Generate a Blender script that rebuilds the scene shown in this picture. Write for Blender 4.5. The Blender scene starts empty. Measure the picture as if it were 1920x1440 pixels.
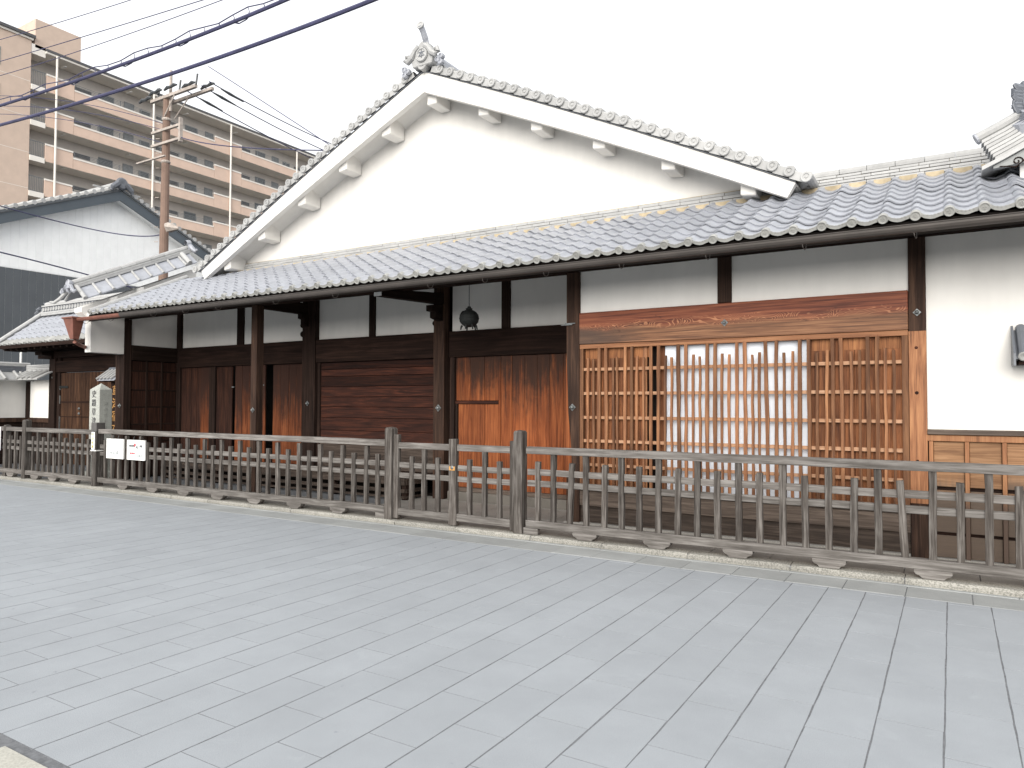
import bpy, bmesh, math, random
from mathutils import Vector, Matrix
R = math.radians
rng = random.Random(7)
S = bpy.context.scene
COL = S.collection

# ------------------------------------------------------------------ camera
cam_d = bpy.data.cameras.new('camera'); cam = bpy.data.objects.new('camera', cam_d); COL.objects.link(cam)
cam_d.sensor_width = 36.0; cam_d.lens = 25.315; cam_d.clip_start = 0.05; cam_d.clip_end = 2000
yaw, pitch, roll = 0.54802, 0.02944, 0.003586
fw = Vector((-math.sin(yaw)*math.cos(pitch), math.cos(yaw)*math.cos(pitch), math.sin(pitch)))
ri = Vector((math.cos(yaw), math.sin(yaw), 0)); up = ri.cross(fw)
r2 = ri*math.cos(roll)+up*math.sin(roll); u2 = up*math.cos(roll)-ri*math.sin(roll)
mw = Matrix((r2, u2, -fw)).transposed().to_4x4(); mw.translation = (0, 0, 1.6)
cam.matrix_world = mw
S.camera = cam

# ------------------------------------------------------------------ sky, sun, exposure
SUN_EL, SUN_AZ = R(22), math.atan2(0.22, -0.975)      # soft, from the front left
w = bpy.data.worlds.new('World'); S.world = w; w.use_nodes = True
wn = w.node_tree; wn.nodes.clear()
sky = wn.nodes.new('ShaderNodeTexSky'); sky.sky_type = 'NISHITA'; sky.sun_disc = False
sky.sun_elevation = SUN_EL; sky.sun_rotation = SUN_AZ
sky.air_density = 1.0; sky.dust_density = 6.0; sky.ozone_density = 1.0
hs = wn.nodes.new('ShaderNodeHueSaturation'); hs.inputs['Saturation'].default_value = 0.12
mx = wn.nodes.new('ShaderNodeMix'); mx.data_type = 'RGBA'; mx.inputs[0].default_value = 0.75
mx.inputs[7].default_value = (10.6, 10.75, 11.0, 1)    # even cloud cover over the clear sky
bg = wn.nodes.new('ShaderNodeBackground'); bg.inputs[1].default_value = 0.060
wo = wn.nodes.new('ShaderNodeOutputWorld')
wn.links.new(sky.outputs[0], hs.inputs['Color']); wn.links.new(hs.outputs[0], mx.inputs[6])
wn.links.new(mx.outputs[2], bg.inputs[0]); wn.links.new(bg.outputs[0], wo.inputs[0])
sd = bpy.data.lights.new('sun', 'SUN'); sd.energy = 1.5; sd.angle = R(50); sd.color = (1, 0.95, 0.88)
sun = bpy.data.objects.new('sun', sd); COL.objects.link(sun)
sdir = Vector((math.sin(SUN_AZ)*math.cos(SUN_EL), math.cos(SUN_AZ)*math.cos(SUN_EL), math.sin(SUN_EL)))
sun.rotation_euler = sdir.to_track_quat('Z', 'Y').to_euler(); sun.location = (-10, -10, 30)
vs = S.view_settings
vs.view_transform = 'Standard'; vs.look = 'None'; vs.exposure = 1.32; vs.gamma = 1.0; vs.use_curve_mapping = False
try:
    S.cycles.max_bounces = 6; S.cycles.diffuse_bounces = 3; S.cycles.glossy_bounces = 2
    S.cycles.caustics_reflective = False; S.cycles.caustics_refractive = False
except Exception: pass

# ------------------------------------------------------------------ helpers: objects
W = {}
def empty(name, loc, parent=None):
    o = bpy.data.objects.new(name, None); o.empty_display_size = 0.2; COL.objects.link(o)
    put(o, parent, loc); return o
def put(o, parent, loc):
    loc = Vector(loc)
    if parent is not None:
        o.parent = parent; o.location = loc-W[parent]
    else:
        o.location = loc
    W[o] = loc
def tag(o, label, cat, group=None, kind=None):
    o['label'] = label; o['category'] = cat
    if group: o['group'] = group
    if kind: o['kind'] = kind
    return o
def thing(name, loc, label, cat, group=None):
    return tag(empty(name, loc), label, cat, group)
def inst(name, mesh, parent, loc, rot=None):
    o = bpy.data.objects.new(name, mesh); COL.objects.link(o); put(o, parent, loc)
    if rot: o.rotation_euler = rot
    return o

class MB:
    def __init__(s): s.v = []; s.f = []
    def add(s, vs, fs):
        b = len(s.v); s.v += [tuple(v) for v in vs]; s.f += [[i+b for i in f] for f in fs]; return s
    def box(s, x0, x1, y0, y1, z0, z1):
        return s.add([(x0,y0,z0),(x1,y0,z0),(x1,y1,z0),(x0,y1,z0),(x0,y0,z1),(x1,y0,z1),(x1,y1,z1),(x0,y1,z1)],
            [(0,3,2,1),(4,5,6,7),(0,1,5,4),(1,2,6,5),(2,3,7,6),(3,0,4,7)])
    def prism(s, pts, axis, a, b):
        """outline pts (p,q) extruded along axis from a to b; axis 'Y': (x,z), 'X': (y,z), 'Z': (x,y)"""
        n = len(pts)
        def P(p, q, t): return {'Y': (p, t, q), 'X': (t, p, q), 'Z': (p, q, t)}[axis]
        return s.add([P(p, q, a) for p, q in pts]+[P(p, q, b) for p, q in pts],
            [tuple(range(n)), tuple(range(2*n-1, n-1, -1))]+[(i, i+n, (i+1) % n+n, (i+1) % n) for i in range(n)])
    def tube(s, path, r, n=8, caps=True):
        path = [Vector(p) for p in path]; rs = r if isinstance(r, (list, tuple)) else [r]*len(path)
        rings = []
        for i, p in enumerate(path):
            d = (path[min(i+1, len(path)-1)]-path[max(i-1, 0)]).normalized()
            a = d.cross(Vector((0, 0, 1)) if abs(d.z) < .9 else Vector((1, 0, 0))).normalized(); b = d.cross(a)
            rings.append([p+(a*math.cos(2*math.pi*k/n)+b*math.sin(2*math.pi*k/n))*rs[i] for k in range(n)])
        vs = [v for r_ in rings for v in r_]; fs = []
        for i in range(len(path)-1):
            for k in range(n): fs.append((i*n+k, i*n+(k+1) % n, (i+1)*n+(k+1) % n, (i+1)*n+k))
        if caps: fs += [tuple(range(n-1, -1, -1)), tuple((len(path)-1)*n+k for k in range(n))]
        return s.add(vs, fs)
    def lathe(s, prof, c, axis=(0, 0, 1), n=16):
        """prof: (radius, height) from the axis start"""
        ax = Vector(axis).normalized(); c = Vector(c)
        a = ax.cross(Vector((0, 0, 1)) if abs(ax.z) < .9 else Vector((1, 0, 0))).normalized(); b = ax.cross(a)
        vs = []; fs = []
        for r_, h in prof:
            for k in range(n):
                t = 2*math.pi*k/n; vs.append(c+ax*h+(a*math.cos(t)+b*math.sin(t))*r_)
        for i in range(len(prof)-1):
            for k in range(n): fs.append((i*n+k, i*n+(k+1) % n, (i+1)*n+(k+1) % n, (i+1)*n+k))
        fs.append(tuple((len(prof)-1)*n+k for k in range(n)))
        return s.add(vs, fs)
    def mesh(s, name, mat, off=(0, 0, 0), bev=0, smooth=False):
        m = bpy.data.meshes.new(name); o = Vector(off)
        m.from_pydata([tuple(Vector(v)-o) for v in s.v], [], s.f)
        bm = bmesh.new(); bm.from_mesh(m)
        bmesh.ops.recalc_face_normals(bm, faces=bm.faces)
        if bev:
            bmesh.ops.bevel(bm, geom=[e for e in bm.edges if len(e.link_faces) == 2 and e.calc_face_angle(0) > .6],
                offset=bev, segments=1, affect='EDGES', clamp_overlap=True)
        bm.to_mesh(m); bm.free()
        if smooth: m.polygons.foreach_set('use_smooth', [True]*len(m.polygons))
        m.materials.append(mat); return m
    def build(s, name, mat, parent=None, bev=0, smooth=False, loc=None):
        xs = list(zip(*s.v)); c = Vector(loc) if loc else Vector([(min(a)+max(a))/2 for a in xs])
        return inst(name, s.mesh(name, mat, c, bev, smooth), parent, c)
def box(name, mat, parent, x0, x1, y0, y1, z0, z1, bev=0):
    return MB().box(x0, x1, y0, y1, z0, z1).build(name, mat, parent, bev)
def text(name, body, size, mat, parent, loc, face='-Y', depth=.003, line=1.0, align='CENTER'):
    c = bpy.data.curves.new('t', 'FONT'); c.body = body; c.size = size; c.extrude = depth; c.resolution_u = 2
    c.space_line = line; c.align_x = align; c.align_y = 'CENTER'
    o = bpy.data.objects.new('t', c); COL.objects.link(o)
    m = bpy.data.meshes.new_from_object(o.evaluated_get(bpy.context.evaluated_depsgraph_get()))
    bpy.data.objects.remove(o)
    rot = Matrix.Rotation(R(90), 4, 'X')
    if face == '+X': rot = Matrix.Rotation(R(90), 4, 'Z') @ rot
    m.transform(rot); m.materials.clear(); m.materials.append(mat); m.name = name
    return inst(name, m, parent, loc)

# ------------------------------------------------------------------ helpers: materials
def nd(nt, typ, ins=None, **props):
    n = nt.nodes.new('ShaderNode'+typ)
    for k, v in props.items(): setattr(n, k, v)
    for k, v in (ins or {}).items():
        if isinstance(v, bpy.types.NodeSocket): nt.links.new(v, n.inputs[k])
        else: n.inputs[k].default_value = v
    return n
def rgba(c): return (c[0], c[1], c[2], 1)
def base(name, rough=.7, spec=.4, metal=0):
    m = bpy.data.materials.new(name); m.use_nodes = True; nt = m.node_tree
    b = nt.nodes['Principled BSDF']; b.inputs['Roughness'].default_value = rough
    b.inputs['Specular IOR Level'].default_value = spec; b.inputs['Metallic'].default_value = metal
    return m, nt, b
def ramp(nt, fac, stops):
    r = nd(nt, 'ValToRGB', {0: fac}); e = r.color_ramp.elements
    while len(e) < len(stops): e.new(.5)
    for i, (p, c) in enumerate(stops): e[i].position = p; e[i].color = rgba(c)
    return r.outputs[0]
def mathn(nt, op, a, b=0.0, clamp=False):
    return nd(nt, 'Math', {0: a, 1: b}, operation=op, use_clamp=clamp).outputs[0]
def mix(nt, fac, a, b, blend='MIX'):
    n = nd(nt, 'Mix', data_type='RGBA', blend_type=blend)
    for i, v in ((0, fac), (6, a), (7, b)):
        if isinstance(v, bpy.types.NodeSocket): nt.links.new(v, n.inputs[i])
        else: n.inputs[i].default_value = v if i == 0 else rgba(v)
    return n.outputs[2]
def coords(nt, spread=17.0):
    tc = nd(nt, 'TexCoord'); oi = nd(nt, 'ObjectInfo')
    off = nd(nt, 'CombineXYZ', {0: mathn(nt, 'MULTIPLY', oi.outputs['Random'], spread), 1: mathn(nt, 'MULTIPLY', oi.outputs['Random'], spread*1.7),
        2: mathn(nt, 'MULTIPLY', oi.outputs['Random'], spread*2.3)})
    v = nd(nt, 'VectorMath', {0: tc.outputs['Object'], 1: off.outputs[0]}, operation='ADD').outputs[0]
    return v, oi.outputs['Random']
def noise(nt, vec, scale, detail=4, rough=.55, dist=0.0, mapscale=None):
    if mapscale: vec = nd(nt, 'Mapping', {'Vector': vec, 'Scale': mapscale}).outputs[0]
    return nd(nt, 'TexNoise', {'Vector': vec, 'Scale': scale, 'Detail': detail, 'Roughness': rough, 'Distortion': dist}).outputs[0]
def bump(nt, b, h, strength, dist):
    n = nd(nt, 'Bump', {'Strength': strength, 'Distance': dist, 'Height': h}); nt.links.new(n.outputs[0], b.inputs['Normal'])
def vary(nt, col, rand, amt, sat=1.0):
    h = nd(nt, 'HueSaturation', {'Color': col, 'Saturation': sat, 'Value': mathn(nt, 'ADD', mathn(nt, 'MULTIPLY', rand, amt), 1-amt/2)})
    return h.outputs[0]

def wood(name, c0, c1, c2, axis='Z', rough=.72, g=1.0, var=.25, stain=None, flame=0, bumps=.35, spec=.3):
    m, nt, b = base(name, rough, spec)
    v, rnd = coords(nt)
    al, ac = .8*g, 15*g
    ms = {'X': (al, ac, ac), 'Y': (ac, al, ac), 'Z': (ac, ac, al)}[axis]
    n1 = noise(nt, v, 1.0, 5, .6, 1.2+flame, ms)
    n2 = noise(nt, v, 1.0, 3, .6, .2, tuple(k*(3.2 if k == al else 7) for k in ms))
    n3 = noise(nt, v, 1.6*g, 2, .5)
    fac = mathn(nt, 'ADD', mathn(nt, 'MULTIPLY', n1, .62), mathn(nt, 'ADD', mathn(nt, 'MULTIPLY', n2, .26), mathn(nt, 'MULTIPLY', n3, .14)))
    col = ramp(nt, fac, [(.36, c0), (.50, c1), (.64, c2)])
    col = vary(nt, col, rnd, var)
    if stain:   # weathering, and on the doors painted eave shade too, with a ragged, streaky edge: (colour, z where none, z where full, raggedness)
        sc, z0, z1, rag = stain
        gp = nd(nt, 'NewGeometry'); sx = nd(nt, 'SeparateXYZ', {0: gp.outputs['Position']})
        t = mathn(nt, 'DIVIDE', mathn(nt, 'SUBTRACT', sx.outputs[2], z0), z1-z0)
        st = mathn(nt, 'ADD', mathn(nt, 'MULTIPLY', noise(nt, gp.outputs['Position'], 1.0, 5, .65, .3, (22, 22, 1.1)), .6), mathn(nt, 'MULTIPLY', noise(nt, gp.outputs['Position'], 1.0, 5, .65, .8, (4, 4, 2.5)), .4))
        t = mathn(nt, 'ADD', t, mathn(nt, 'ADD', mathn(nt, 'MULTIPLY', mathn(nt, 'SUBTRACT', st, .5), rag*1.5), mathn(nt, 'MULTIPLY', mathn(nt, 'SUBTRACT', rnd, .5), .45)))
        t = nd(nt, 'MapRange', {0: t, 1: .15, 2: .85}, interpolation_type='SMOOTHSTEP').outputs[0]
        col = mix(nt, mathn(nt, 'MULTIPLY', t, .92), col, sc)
    nt.links.new(col, b.inputs['Base Color'])
    bump(nt, b, mathn(nt, 'ADD', n2, n1), bumps, .004)
    return m
def simple(name, col, rough=.6, spec=.4, metal=0, var=0, nscale=6, namt=.25, bs=0):
    m, nt, b = base(name, rough, spec, metal)
    v, rnd = coords(nt)
    n1 = noise(nt, v, nscale, 5, .6)
    c = ramp(nt, n1, [(.3, [k*(1-namt) for k in col]), (.7, [min(1, k*(1+namt)) for k in col])])
    if var: c = vary(nt, c, rnd, var)
    nt.links.new(c, b.inputs['Base Color'])
    if bs: bump(nt, b, noise(nt, v, nscale*12, 3), bs, .003)
    return m
def plaster(name, col, stain=.10):
    m, nt, b = base(name, .9, .2)
    gp = nd(nt, 'NewGeometry').outputs['Position']
    n1 = noise(nt, gp, .9, 5, .6); n2 = noise(nt, gp, 1.0, 4, .6, 0, (3, 3, .5)); n3 = noise(nt, gp, 45, 3)
    f = mathn(nt, 'ADD', mathn(nt, 'MULTIPLY', n1, .6), mathn(nt, 'MULTIPLY', n2, .4))
    c = ramp(nt, f, [(.32, [k*(1-stain*1.5) for k in col]), (.6, col)])
    nt.links.new(c, b.inputs['Base Color']); bump(nt, b, n3, .12, .002)
    return m
def tilemat(name, col, var=.22, rough=.42):
    m, nt, b = base(name, rough, .75)
    v, rnd = coords(nt, 31)
    n1 = noise(nt, v, 9, 5, .6); n2 = noise(nt, v, 60, 3, .6)
    f = mathn(nt, 'ADD', mathn(nt, 'MULTIPLY', n1, .7), mathn(nt, 'MULTIPLY', n2, .3))
    c = ramp(nt, f, [(.33, [k*.84 for k in col]), (.5, col), (.68, [min(1, k*1.12) for k in col])])
    c = vary(nt, c, rnd, var)
    gp = nd(nt, 'NewGeometry').outputs['Position']
    lich = nd(nt, 'MapRange', {0: noise(nt, gp, 7, 6, .7), 1: .60, 2: .68}).outputs[0]
    c = mix(nt, mathn(nt, 'MULTIPLY', lich, .16), c, (.42, .41, .37))
    nt.links.new(c, b.inputs['Base Color'])
    nt.links.new(mathn(nt, 'ADD', mathn(nt, 'MULTIPLY', n2, .3), rough-.12), b.inputs['Roughness'])
    bump(nt, b, n2, .12, .002)
    return m
def stone(name, col, speck, sscale=160, var=.12, dirt=.25, rough=.85, spots=0):
    m, nt, b = base(name, rough, .3)
    v, rnd = coords(nt)
    gp = nd(nt, 'NewGeometry').outputs['Position']
    s1 = noise(nt, gp, sscale, 2, .7); s2 = noise(nt, gp, 2.1, 5, .65); s3 = noise(nt, gp, .45, 3, .5)
    c = ramp(nt, s1, [(.36, [k*(1-speck) for k in col]), (.5, col), (.64, [min(1, k*(1+speck*.7)) for k in col])])
    d = ramp(nt, mathn(nt, 'ADD', mathn(nt, 'MULTIPLY', s2, .6), mathn(nt, 'MULTIPLY', s3, .4)), [(.34, (1-dirt,)*3), (.6, (1, 1, 1))])
    c = mix(nt, 1.0, c, d, 'MULTIPLY')
    c = vary(nt, c, rnd, var)
    if spots:
        k1 = nd(nt, 'MapRange', {0: noise(nt, gp, 9, 4, .6), 1: .70, 2: .76}).outputs[0]; k2 = nd(nt, 'MapRange', {0: noise(nt, gp, 3.3, 6, .7, 1.0), 1: .60, 2: .74}).outputs[0]
        c = mix(nt, mathn(nt, 'MULTIPLY', k1, spots), c, [k*.45 for k in col]); c = mix(nt, mathn(nt, 'MULTIPLY', k2, spots*.45), c, [min(1, k*1.25) for k in col])
    nt.links.new(c, b.inputs['Base Color']); bump(nt, b, s1, .2, .002)
    return m

PLASTER = plaster('white_plaster', (.80, .78, .74))
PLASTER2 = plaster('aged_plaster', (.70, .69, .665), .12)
TILE = tilemat('silver_roof_tile', (.305, .317, .348), .12, .36)
TILE_L = tilemat('pale_roof_tile', (.37, .37, .363), .2, .6)
TILE_E = tilemat('eave_tile_clay', (.30, .30, .285), .2, .65)
TILE_D = tilemat('dark_roof_tile', (.12, .13, .15), .2, .5)
CLAY = simple('yellow_mud_mortar', (.42, .35, .24), .95, .1, var=.2, nscale=9)
PAVER = stone('concrete_paver', (.325, .345, .365), .13, 240, .045, .11, .85, .6)
JOINT = simple('joint_sand', (.165, .17, .178), .95, .1, nscale=30)
BAND = stone('mortar_band', (.33, .35, .37), .18, 120, 0, .15)
SLAB = stone('gutter_slab_concrete', (.325, .335, .33), .10, 150, .10, .25)
GRANITE = stone('granite', (.285, .275, .245), .42, 70, .16, .3)
PALE = stone('pale_pavement', (.44, .43, .38), .14, 90, .05, .2)
FLAG = stone('forecourt_stone', (.30, .285, .26), .15, 120, .12, .3)
FLAG_D = stone('dark_sill_stone', (.17, .155, .135), .15, 120, .1, .35)  # darker tone of the forecourt stone, for the entrance sill
ASPH = stone('asphalt', (.09, .09, .09), .3, 90, 0, .2)
MONU = stone('monument_granite', (.42, .43, .395), .35, 110, 0, .3)
FENCE_Z = wood('weathered_wood_upright', (.026, .022, .019), (.070, .061, .054), (.165, .152, .139), 'Z', .85, 2.6, .45, None, -.8, .6, .2)
FENCE_X = wood('weathered_wood_rail', (.062, .055, .049), (.130, .119, .109), (.235, .220, .205), 'X', .85, 2.4, .28, None, -.8, .6, .2)
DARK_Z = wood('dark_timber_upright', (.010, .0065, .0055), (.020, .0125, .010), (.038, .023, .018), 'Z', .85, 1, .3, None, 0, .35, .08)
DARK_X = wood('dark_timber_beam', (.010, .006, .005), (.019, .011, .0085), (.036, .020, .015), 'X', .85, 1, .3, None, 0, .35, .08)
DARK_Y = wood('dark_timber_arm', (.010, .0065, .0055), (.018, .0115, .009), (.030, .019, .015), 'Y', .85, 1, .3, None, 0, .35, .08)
VOID_SHADE = simple('painted_void_shade', (.010, .008, .007), .95, .1)  # near-black colour stands in for shade in gaps, openings and the interior
POSTW = wood('worn_post_wood', (.020, .0125, .010), (.038, .0225, .0165), (.080, .046, .031), 'Z', .8, 1, .2, None, 0, .35, .12)
POST_R = wood('tan_post_wood', (.10, .042, .020), (.24, .100, .044), (.38, .18, .082), 'Z', .65, 1.3, .1, ((.06, .035, .025), .75, .25, .6), .8)
def lintel_mat():
    m, nt, b = base('flame_grain_lintel', .6, .3)
    tc = nd(nt, 'TexCoord').outputs['Object']; sp = nd(nt, 'SeparateXYZ', {0: tc})
    X_, Z_ = sp.outputs[0], sp.outputs[2]
    warp = noise(nt, tc, 1.0, 3, .55, .4, (1.6, 1, 5))
    h = mathn(nt, 'ADD', Z_, mathn(nt, 'MULTIPLY', mathn(nt, 'SUBTRACT', warp, .5), .16))
    fine = noise(nt, tc, 1.0, 4, .6, .3, (1.4, 40, 46))
    red = ramp(nt, fine, [(.35, (.075, .020, .011)), (.52, (.175, .050, .024)), (.7, (.28, .095, .045))])
    brn = ramp(nt, fine, [(.35, (.080, .036, .020)), (.52, (.175, .080, .040)), (.7, (.30, .15, .075))])
    col = mix(nt, nd(nt, 'MapRange', {0: h, 1: -.045, 2: .02}).outputs[0], brn, red)
    # pale flame figure: contour lines of a stretched height field, in a band along the beam
    f = noise(nt, tc, 1.0, 2, .5, .6, (2.2, 1, 6.0))
    ln = mathn(nt, 'SINE', mathn(nt, 'MULTIPLY', mathn(nt, 'ADD', f, mathn(nt, 'MULTIPLY', Z_, .9)), 150.0))
    ln = nd(nt, 'MapRange', {0: ln, 1: .35, 2: .95}).outputs[0]
    bd = mathn(nt, 'SUBTRACT', 1.0, mathn(nt, 'MULTIPLY', mathn(nt, 'ABSOLUTE', mathn(nt, 'SUBTRACT', h, .015)), 17.0), True)
    col = mix(nt, mathn(nt, 'MULTIPLY', mathn(nt, 'MULTIPLY', ln, bd, True), .8, True), col, (.48, .22, .11))
    dk = mathn(nt, 'MULTIPLY', nd(nt, 'MapRange', {0: mathn(nt, 'ADD', X_, mathn(nt, 'MULTIPLY', warp, .8)), 1: -.6, 2: -1.2}).outputs[0], nd(nt, 'MapRange', {0: h, 1: .02, 2: -.03}).outputs[0])
    col = mix(nt, mathn(nt, 'MULTIPLY', dk, .75), col, (.055, .038, .030))
    kn = nd(nt, 'MapRange', {0: noise(nt, tc, 1.0, 2, .5, 0, (7, 5, 14)), 1: .70, 2: .76}).outputs[0]
    col = mix(nt, mathn(nt, 'MULTIPLY', kn, .6), col, (.04, .016, .010))
    nt.links.new(col, b.inputs['Base Color']); bump(nt, b, fine, .3, .003)
    return m
LINT = lintel_mat()
LATT = wood('lattice_cedar', (.080, .035, .018), (.175, .078, .037), (.30, .145, .068), 'Z', .75, 1.6, .95, None, -.5)
LATT_X = wood('lattice_rail_cedar', (.25, .125, .066), (.36, .20, .115), (.47, .285, .18), 'X', .7, 1.1, .2)
LATT_H = wood('lattice_head_cedar', (.12, .050, .024), (.22, .095, .044), (.32, .155, .075), 'X', .7, .9, .1)
SHUT = wood('shutter_board_cedar', (.060, .021, .009), (.150, .054, .020), (.29, .112, .042), 'Z', .7, .8, .35, None, 1.2)
SHUT_L = wood('fresh_shutter_cedar', (.12, .043, .016), (.235, .092, .034), (.36, .16, .062), 'Z', .7, 1.1, .3, None, 1.2)
DOOR = wood('door_plank_cedar', (.075, .021, .009), (.175, .049, .017), (.28, .090, .031), 'Z', .7, 1.1, .45, ((.028, .017, .013), 1.30, 2.62, 1.5), .4, .35, .15)  # dark upper planks: streaky stain plus eave shade painted into the colour
DOORW = wood('wicket_cedar', (.080, .023, .010), (.19, .056, .020), (.29, .098, .034), 'Z', .7, 1.1, .25, None, .4, .35, .15)
SLID = wood('sliding_door_wood', (.065, .020, .009), (.14, .042, .017), (.24, .080, .032), 'Z', .75, 1.1, .5, ((.026, .014, .011), .55, 1.95, 1.5), .4, .35, .12)  # darkens upward: stain together with painted shade of the eave
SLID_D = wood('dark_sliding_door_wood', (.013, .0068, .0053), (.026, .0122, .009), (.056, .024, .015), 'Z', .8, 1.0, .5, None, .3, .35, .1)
HBOARD = wood('horizontal_red_board', (.014, .0062, .0046), (.027, .0102, .007), (.064, .021, .012), 'X', .75, 1.0, .9, None, .6, .35, .15)
KICK = wood('grey_brown_kickboard', (.048, .035, .028), (.095, .071, .056), (.17, .132, .106), 'X', .75, .6, .2, None, 2.0)
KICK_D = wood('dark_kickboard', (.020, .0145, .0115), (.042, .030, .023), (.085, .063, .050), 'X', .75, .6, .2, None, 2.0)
WAINS = wood('wainscot_board', (.12, .058, .028), (.22, .115, .056), (.33, .19, .10), 'X', .7, .55, .2, ((.10, .078, .062), .98, .60, .7), 2.5)
BATT = wood('wainscot_batten', (.16, .068, .032), (.27, .12, .055), (.36, .18, .085), 'Z', .7, 1, .2, ((.085, .062, .050), .95, .55, .5))
GATEW = wood('gate_plank', (.020, .010, .007), (.040, .020, .012), (.105, .054, .030), 'Z', .8, 1.0, .35, None, .2, .35, .12)
SHOJI = simple('shoji_paper', (.73, .77, .83), .9, .2, namt=.03)
WPAINT = simple('white_paint', (.78, .77, .74), .7, .3, namt=.06)
IRON = simple('dark_iron', (.014, .0155, .015), .7, .3, .2, nscale=20, bs=.3)
STEEL = simple('grey_metal_fitting', (.17, .18, .18), .45, .5, .6, nscale=20)
GUTTER = simple('brown_gutter_metal', (.062, .053, .047), .5, .5, .2, nscale=3, namt=.2)
COPPER = simple('red_copper', (.19, .075, .052), .6, .5, .2, nscale=8, namt=.25)
SHEET = simple('white_notice_sheet', (.82, .84, .84), .6, .3, namt=.02)
INK = simple('black_ink', (.05, .05, .055), .8, .2, namt=.1)
INKG = simple('grey_ink', (.24, .26, .26), .8, .2, namt=.1)
RED = simple('red_ink', (.50, .09, .10), .8, .2, namt=.1)
GOLD = simple('gilded_letters', (.50, .26, .08), .55, .5, .2)
YELL = simple('yellow_letters', (.55, .45, .12), .7, .3)
CAPM = simple('dark_cap_metal', (.10, .095, .09), .5, .5, .2)
CLAD_W = simple('white_metal_cladding', (.86, .87, .865), .55, .4, nscale=2, namt=.05)
CLAD_G = simple('slate_metal_cladding', (.085, .094, .103), .5, .4, nscale=2, namt=.08)
BARGE_G = simple('slate_barge_board', (.075, .092, .108), .5, .4, nscale=2, namt=.08)
APT = simple('beige_apartment_tile', (.58, .455, .37), .8, .3, nscale=1.5, namt=.06)
APT_P = simple('salmon_parapet', (.65, .49, .395), .8, .3, nscale=1.2, namt=.06)
APT_L = simple('pale_apartment_trim', (.78, .74, .68), .8, .3, nscale=1.2, namt=.05)
APT_B = simple('grey_gallery_wall', (.56, .52, .48), .85, .3, nscale=1.2, namt=.06)
APT_D = simple('apartment_roof_edge', (.10, .10, .105), .7, .3)
GLASS = simple('window_glass', (.055, .065, .07), .15, .6, nscale=2, namt=.3)
ALU = simple('grey_aluminium', (.22, .23, .235), .5, .5, .4)
RAILM = simple('dark_railing', (.17, .18, .185), .5, .4, .3)
POLEM = simple('brown_concrete_pole', (.20, .135, .105), .8, .3, nscale=3, namt=.15)
CABLE = simple('cable_sheath', (.050, .050, .105), .6, .4)
INSUL = simple('insulator', (.05, .055, .06), .4, .5)
CROSS = simple('crossarm_metal', (.40, .35, .31), .6, .4, .2)

# ------------------------------------------------------------------ ground and street
def struct(o): o['kind'] = 'structure'; return o
struct(MB().add([(-400, -400, -.06), (400, -400, -.06), (400, 400, -.06), (-400, 400, -.06)], [(0, 1, 2, 3)]).build('ground', ASPH))
street = struct(box('street', JOINT, None, -60, 8, 1.60, 6.952, -.055, -.0016))
def visible(p, mx=0.06):
    d = Vector(p)-cam.location; z = d.dot(fw)
    if z < .3: return None
    x = d.dot(r2)/z*1350/960; y = d.dot(u2)/z*1350/720
    return z if abs(x) < 1+mx and abs(y) < 1+mx else None
def paver_mesh(L, seed):
    q = random.Random(seed); mb = MB(); hw = .1475; n = 5
    def ring(z, ins):
        pts = []
        for k in range(n): pts.append((-hw+ins+q.uniform(0, .004), -L/2+.003+ins+(L-.006-2*ins)*k/(n-1)+(q.uniform(0, .001) if k in (0, n-1) else 0), z))
        for k in range(n): pts.append((hw-ins-q.uniform(0, .004), L/2-.0025-ins-(L-.005-2*ins)*k/(n-1), z))
        return pts
    q2 = q.getstate(); a = ring(0, 0); c = [(x, y, -.03) for x, y, z in a]
    N = 2*n; mb.add(a+c, [tuple(range(N))]+[(i, i+N, (i+1) % N+N, (i+1) % N) for i in range(N)])
    return mb
spots = []
for k in range(-190, 8):
    x = -.05+.3*k-.15
    y = 4.18 if k % 2 == 0 else 4.48
    js = [1.735]+[y+.6*j for j in range(-6, 8) if 1.80 < y+.6*j < 6.90]+[6.948]
    for a, b in zip(js, js[1:]):
        spots.append((x, (a+b)/2, round(b-a, 3)))
seen = sorted([(visible((x, y, 0)), x, y, L) for x, y, L in spots if visible((x, y, 0))])
near = {(x, y) for z, x, y, L in seen[:300]}
PM = {}
rest = MB(); rp = random.Random(3)
for x, y, L in spots:
    v = rp.randrange(4)
    if (x, y) in near:
        if (L, v) not in PM: PM[(L, v)] = paver_mesh(L, v*7+int(L*100)).mesh('paver', PAVER)
        inst('paver', PM[(L, v)], street, (x, y, rp.uniform(-.0004, .0004)))
    elif x < 4:
        rest.box(x-.1462, x+.1462, y-L/2+.003, y+L/2-.003, -.03, rp.uniform(-.0004, .0003))
o = rest.build('paver_field', PAVER, street); o['kind'] = 'stuff'
# near edge: mortar band and pale pavement
fp = struct(box('footpath', BAND, None, -60, 8, -4, 1.731, -.05, -.004))
for a, b in ((-3.79, -.8), (-.79, 2.2), (2.21, 5.2)):
    box('paving_slab', PALE, fp, a, b, -3, 1.682, -.06, .004, .004)
box('edge_joint', JOINT, fp, -60, 8, 1.729, 1.7345, -.03, -.0005)
# gutter slabs
gs = struct(box('gutter_strip', JOINT, None, -60, 8, 6.950, 7.43, -.05, -.006))
x = -30.0
while x < 4:
    L = .486
    MB().box(x, x+L-.006, 6.962, 7.355, -.03, rp.uniform(-.001, .002)).build('gutter_slab', SLAB, gs, .004); x += L
x = -30.0
while x < 4:
    MB().box(x, x+1.9, 7.358, 7.412, -.03, .004+rp.uniform(0, .002)).build('edge_strip', SLAB, gs, .003); x += 1.904
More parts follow.
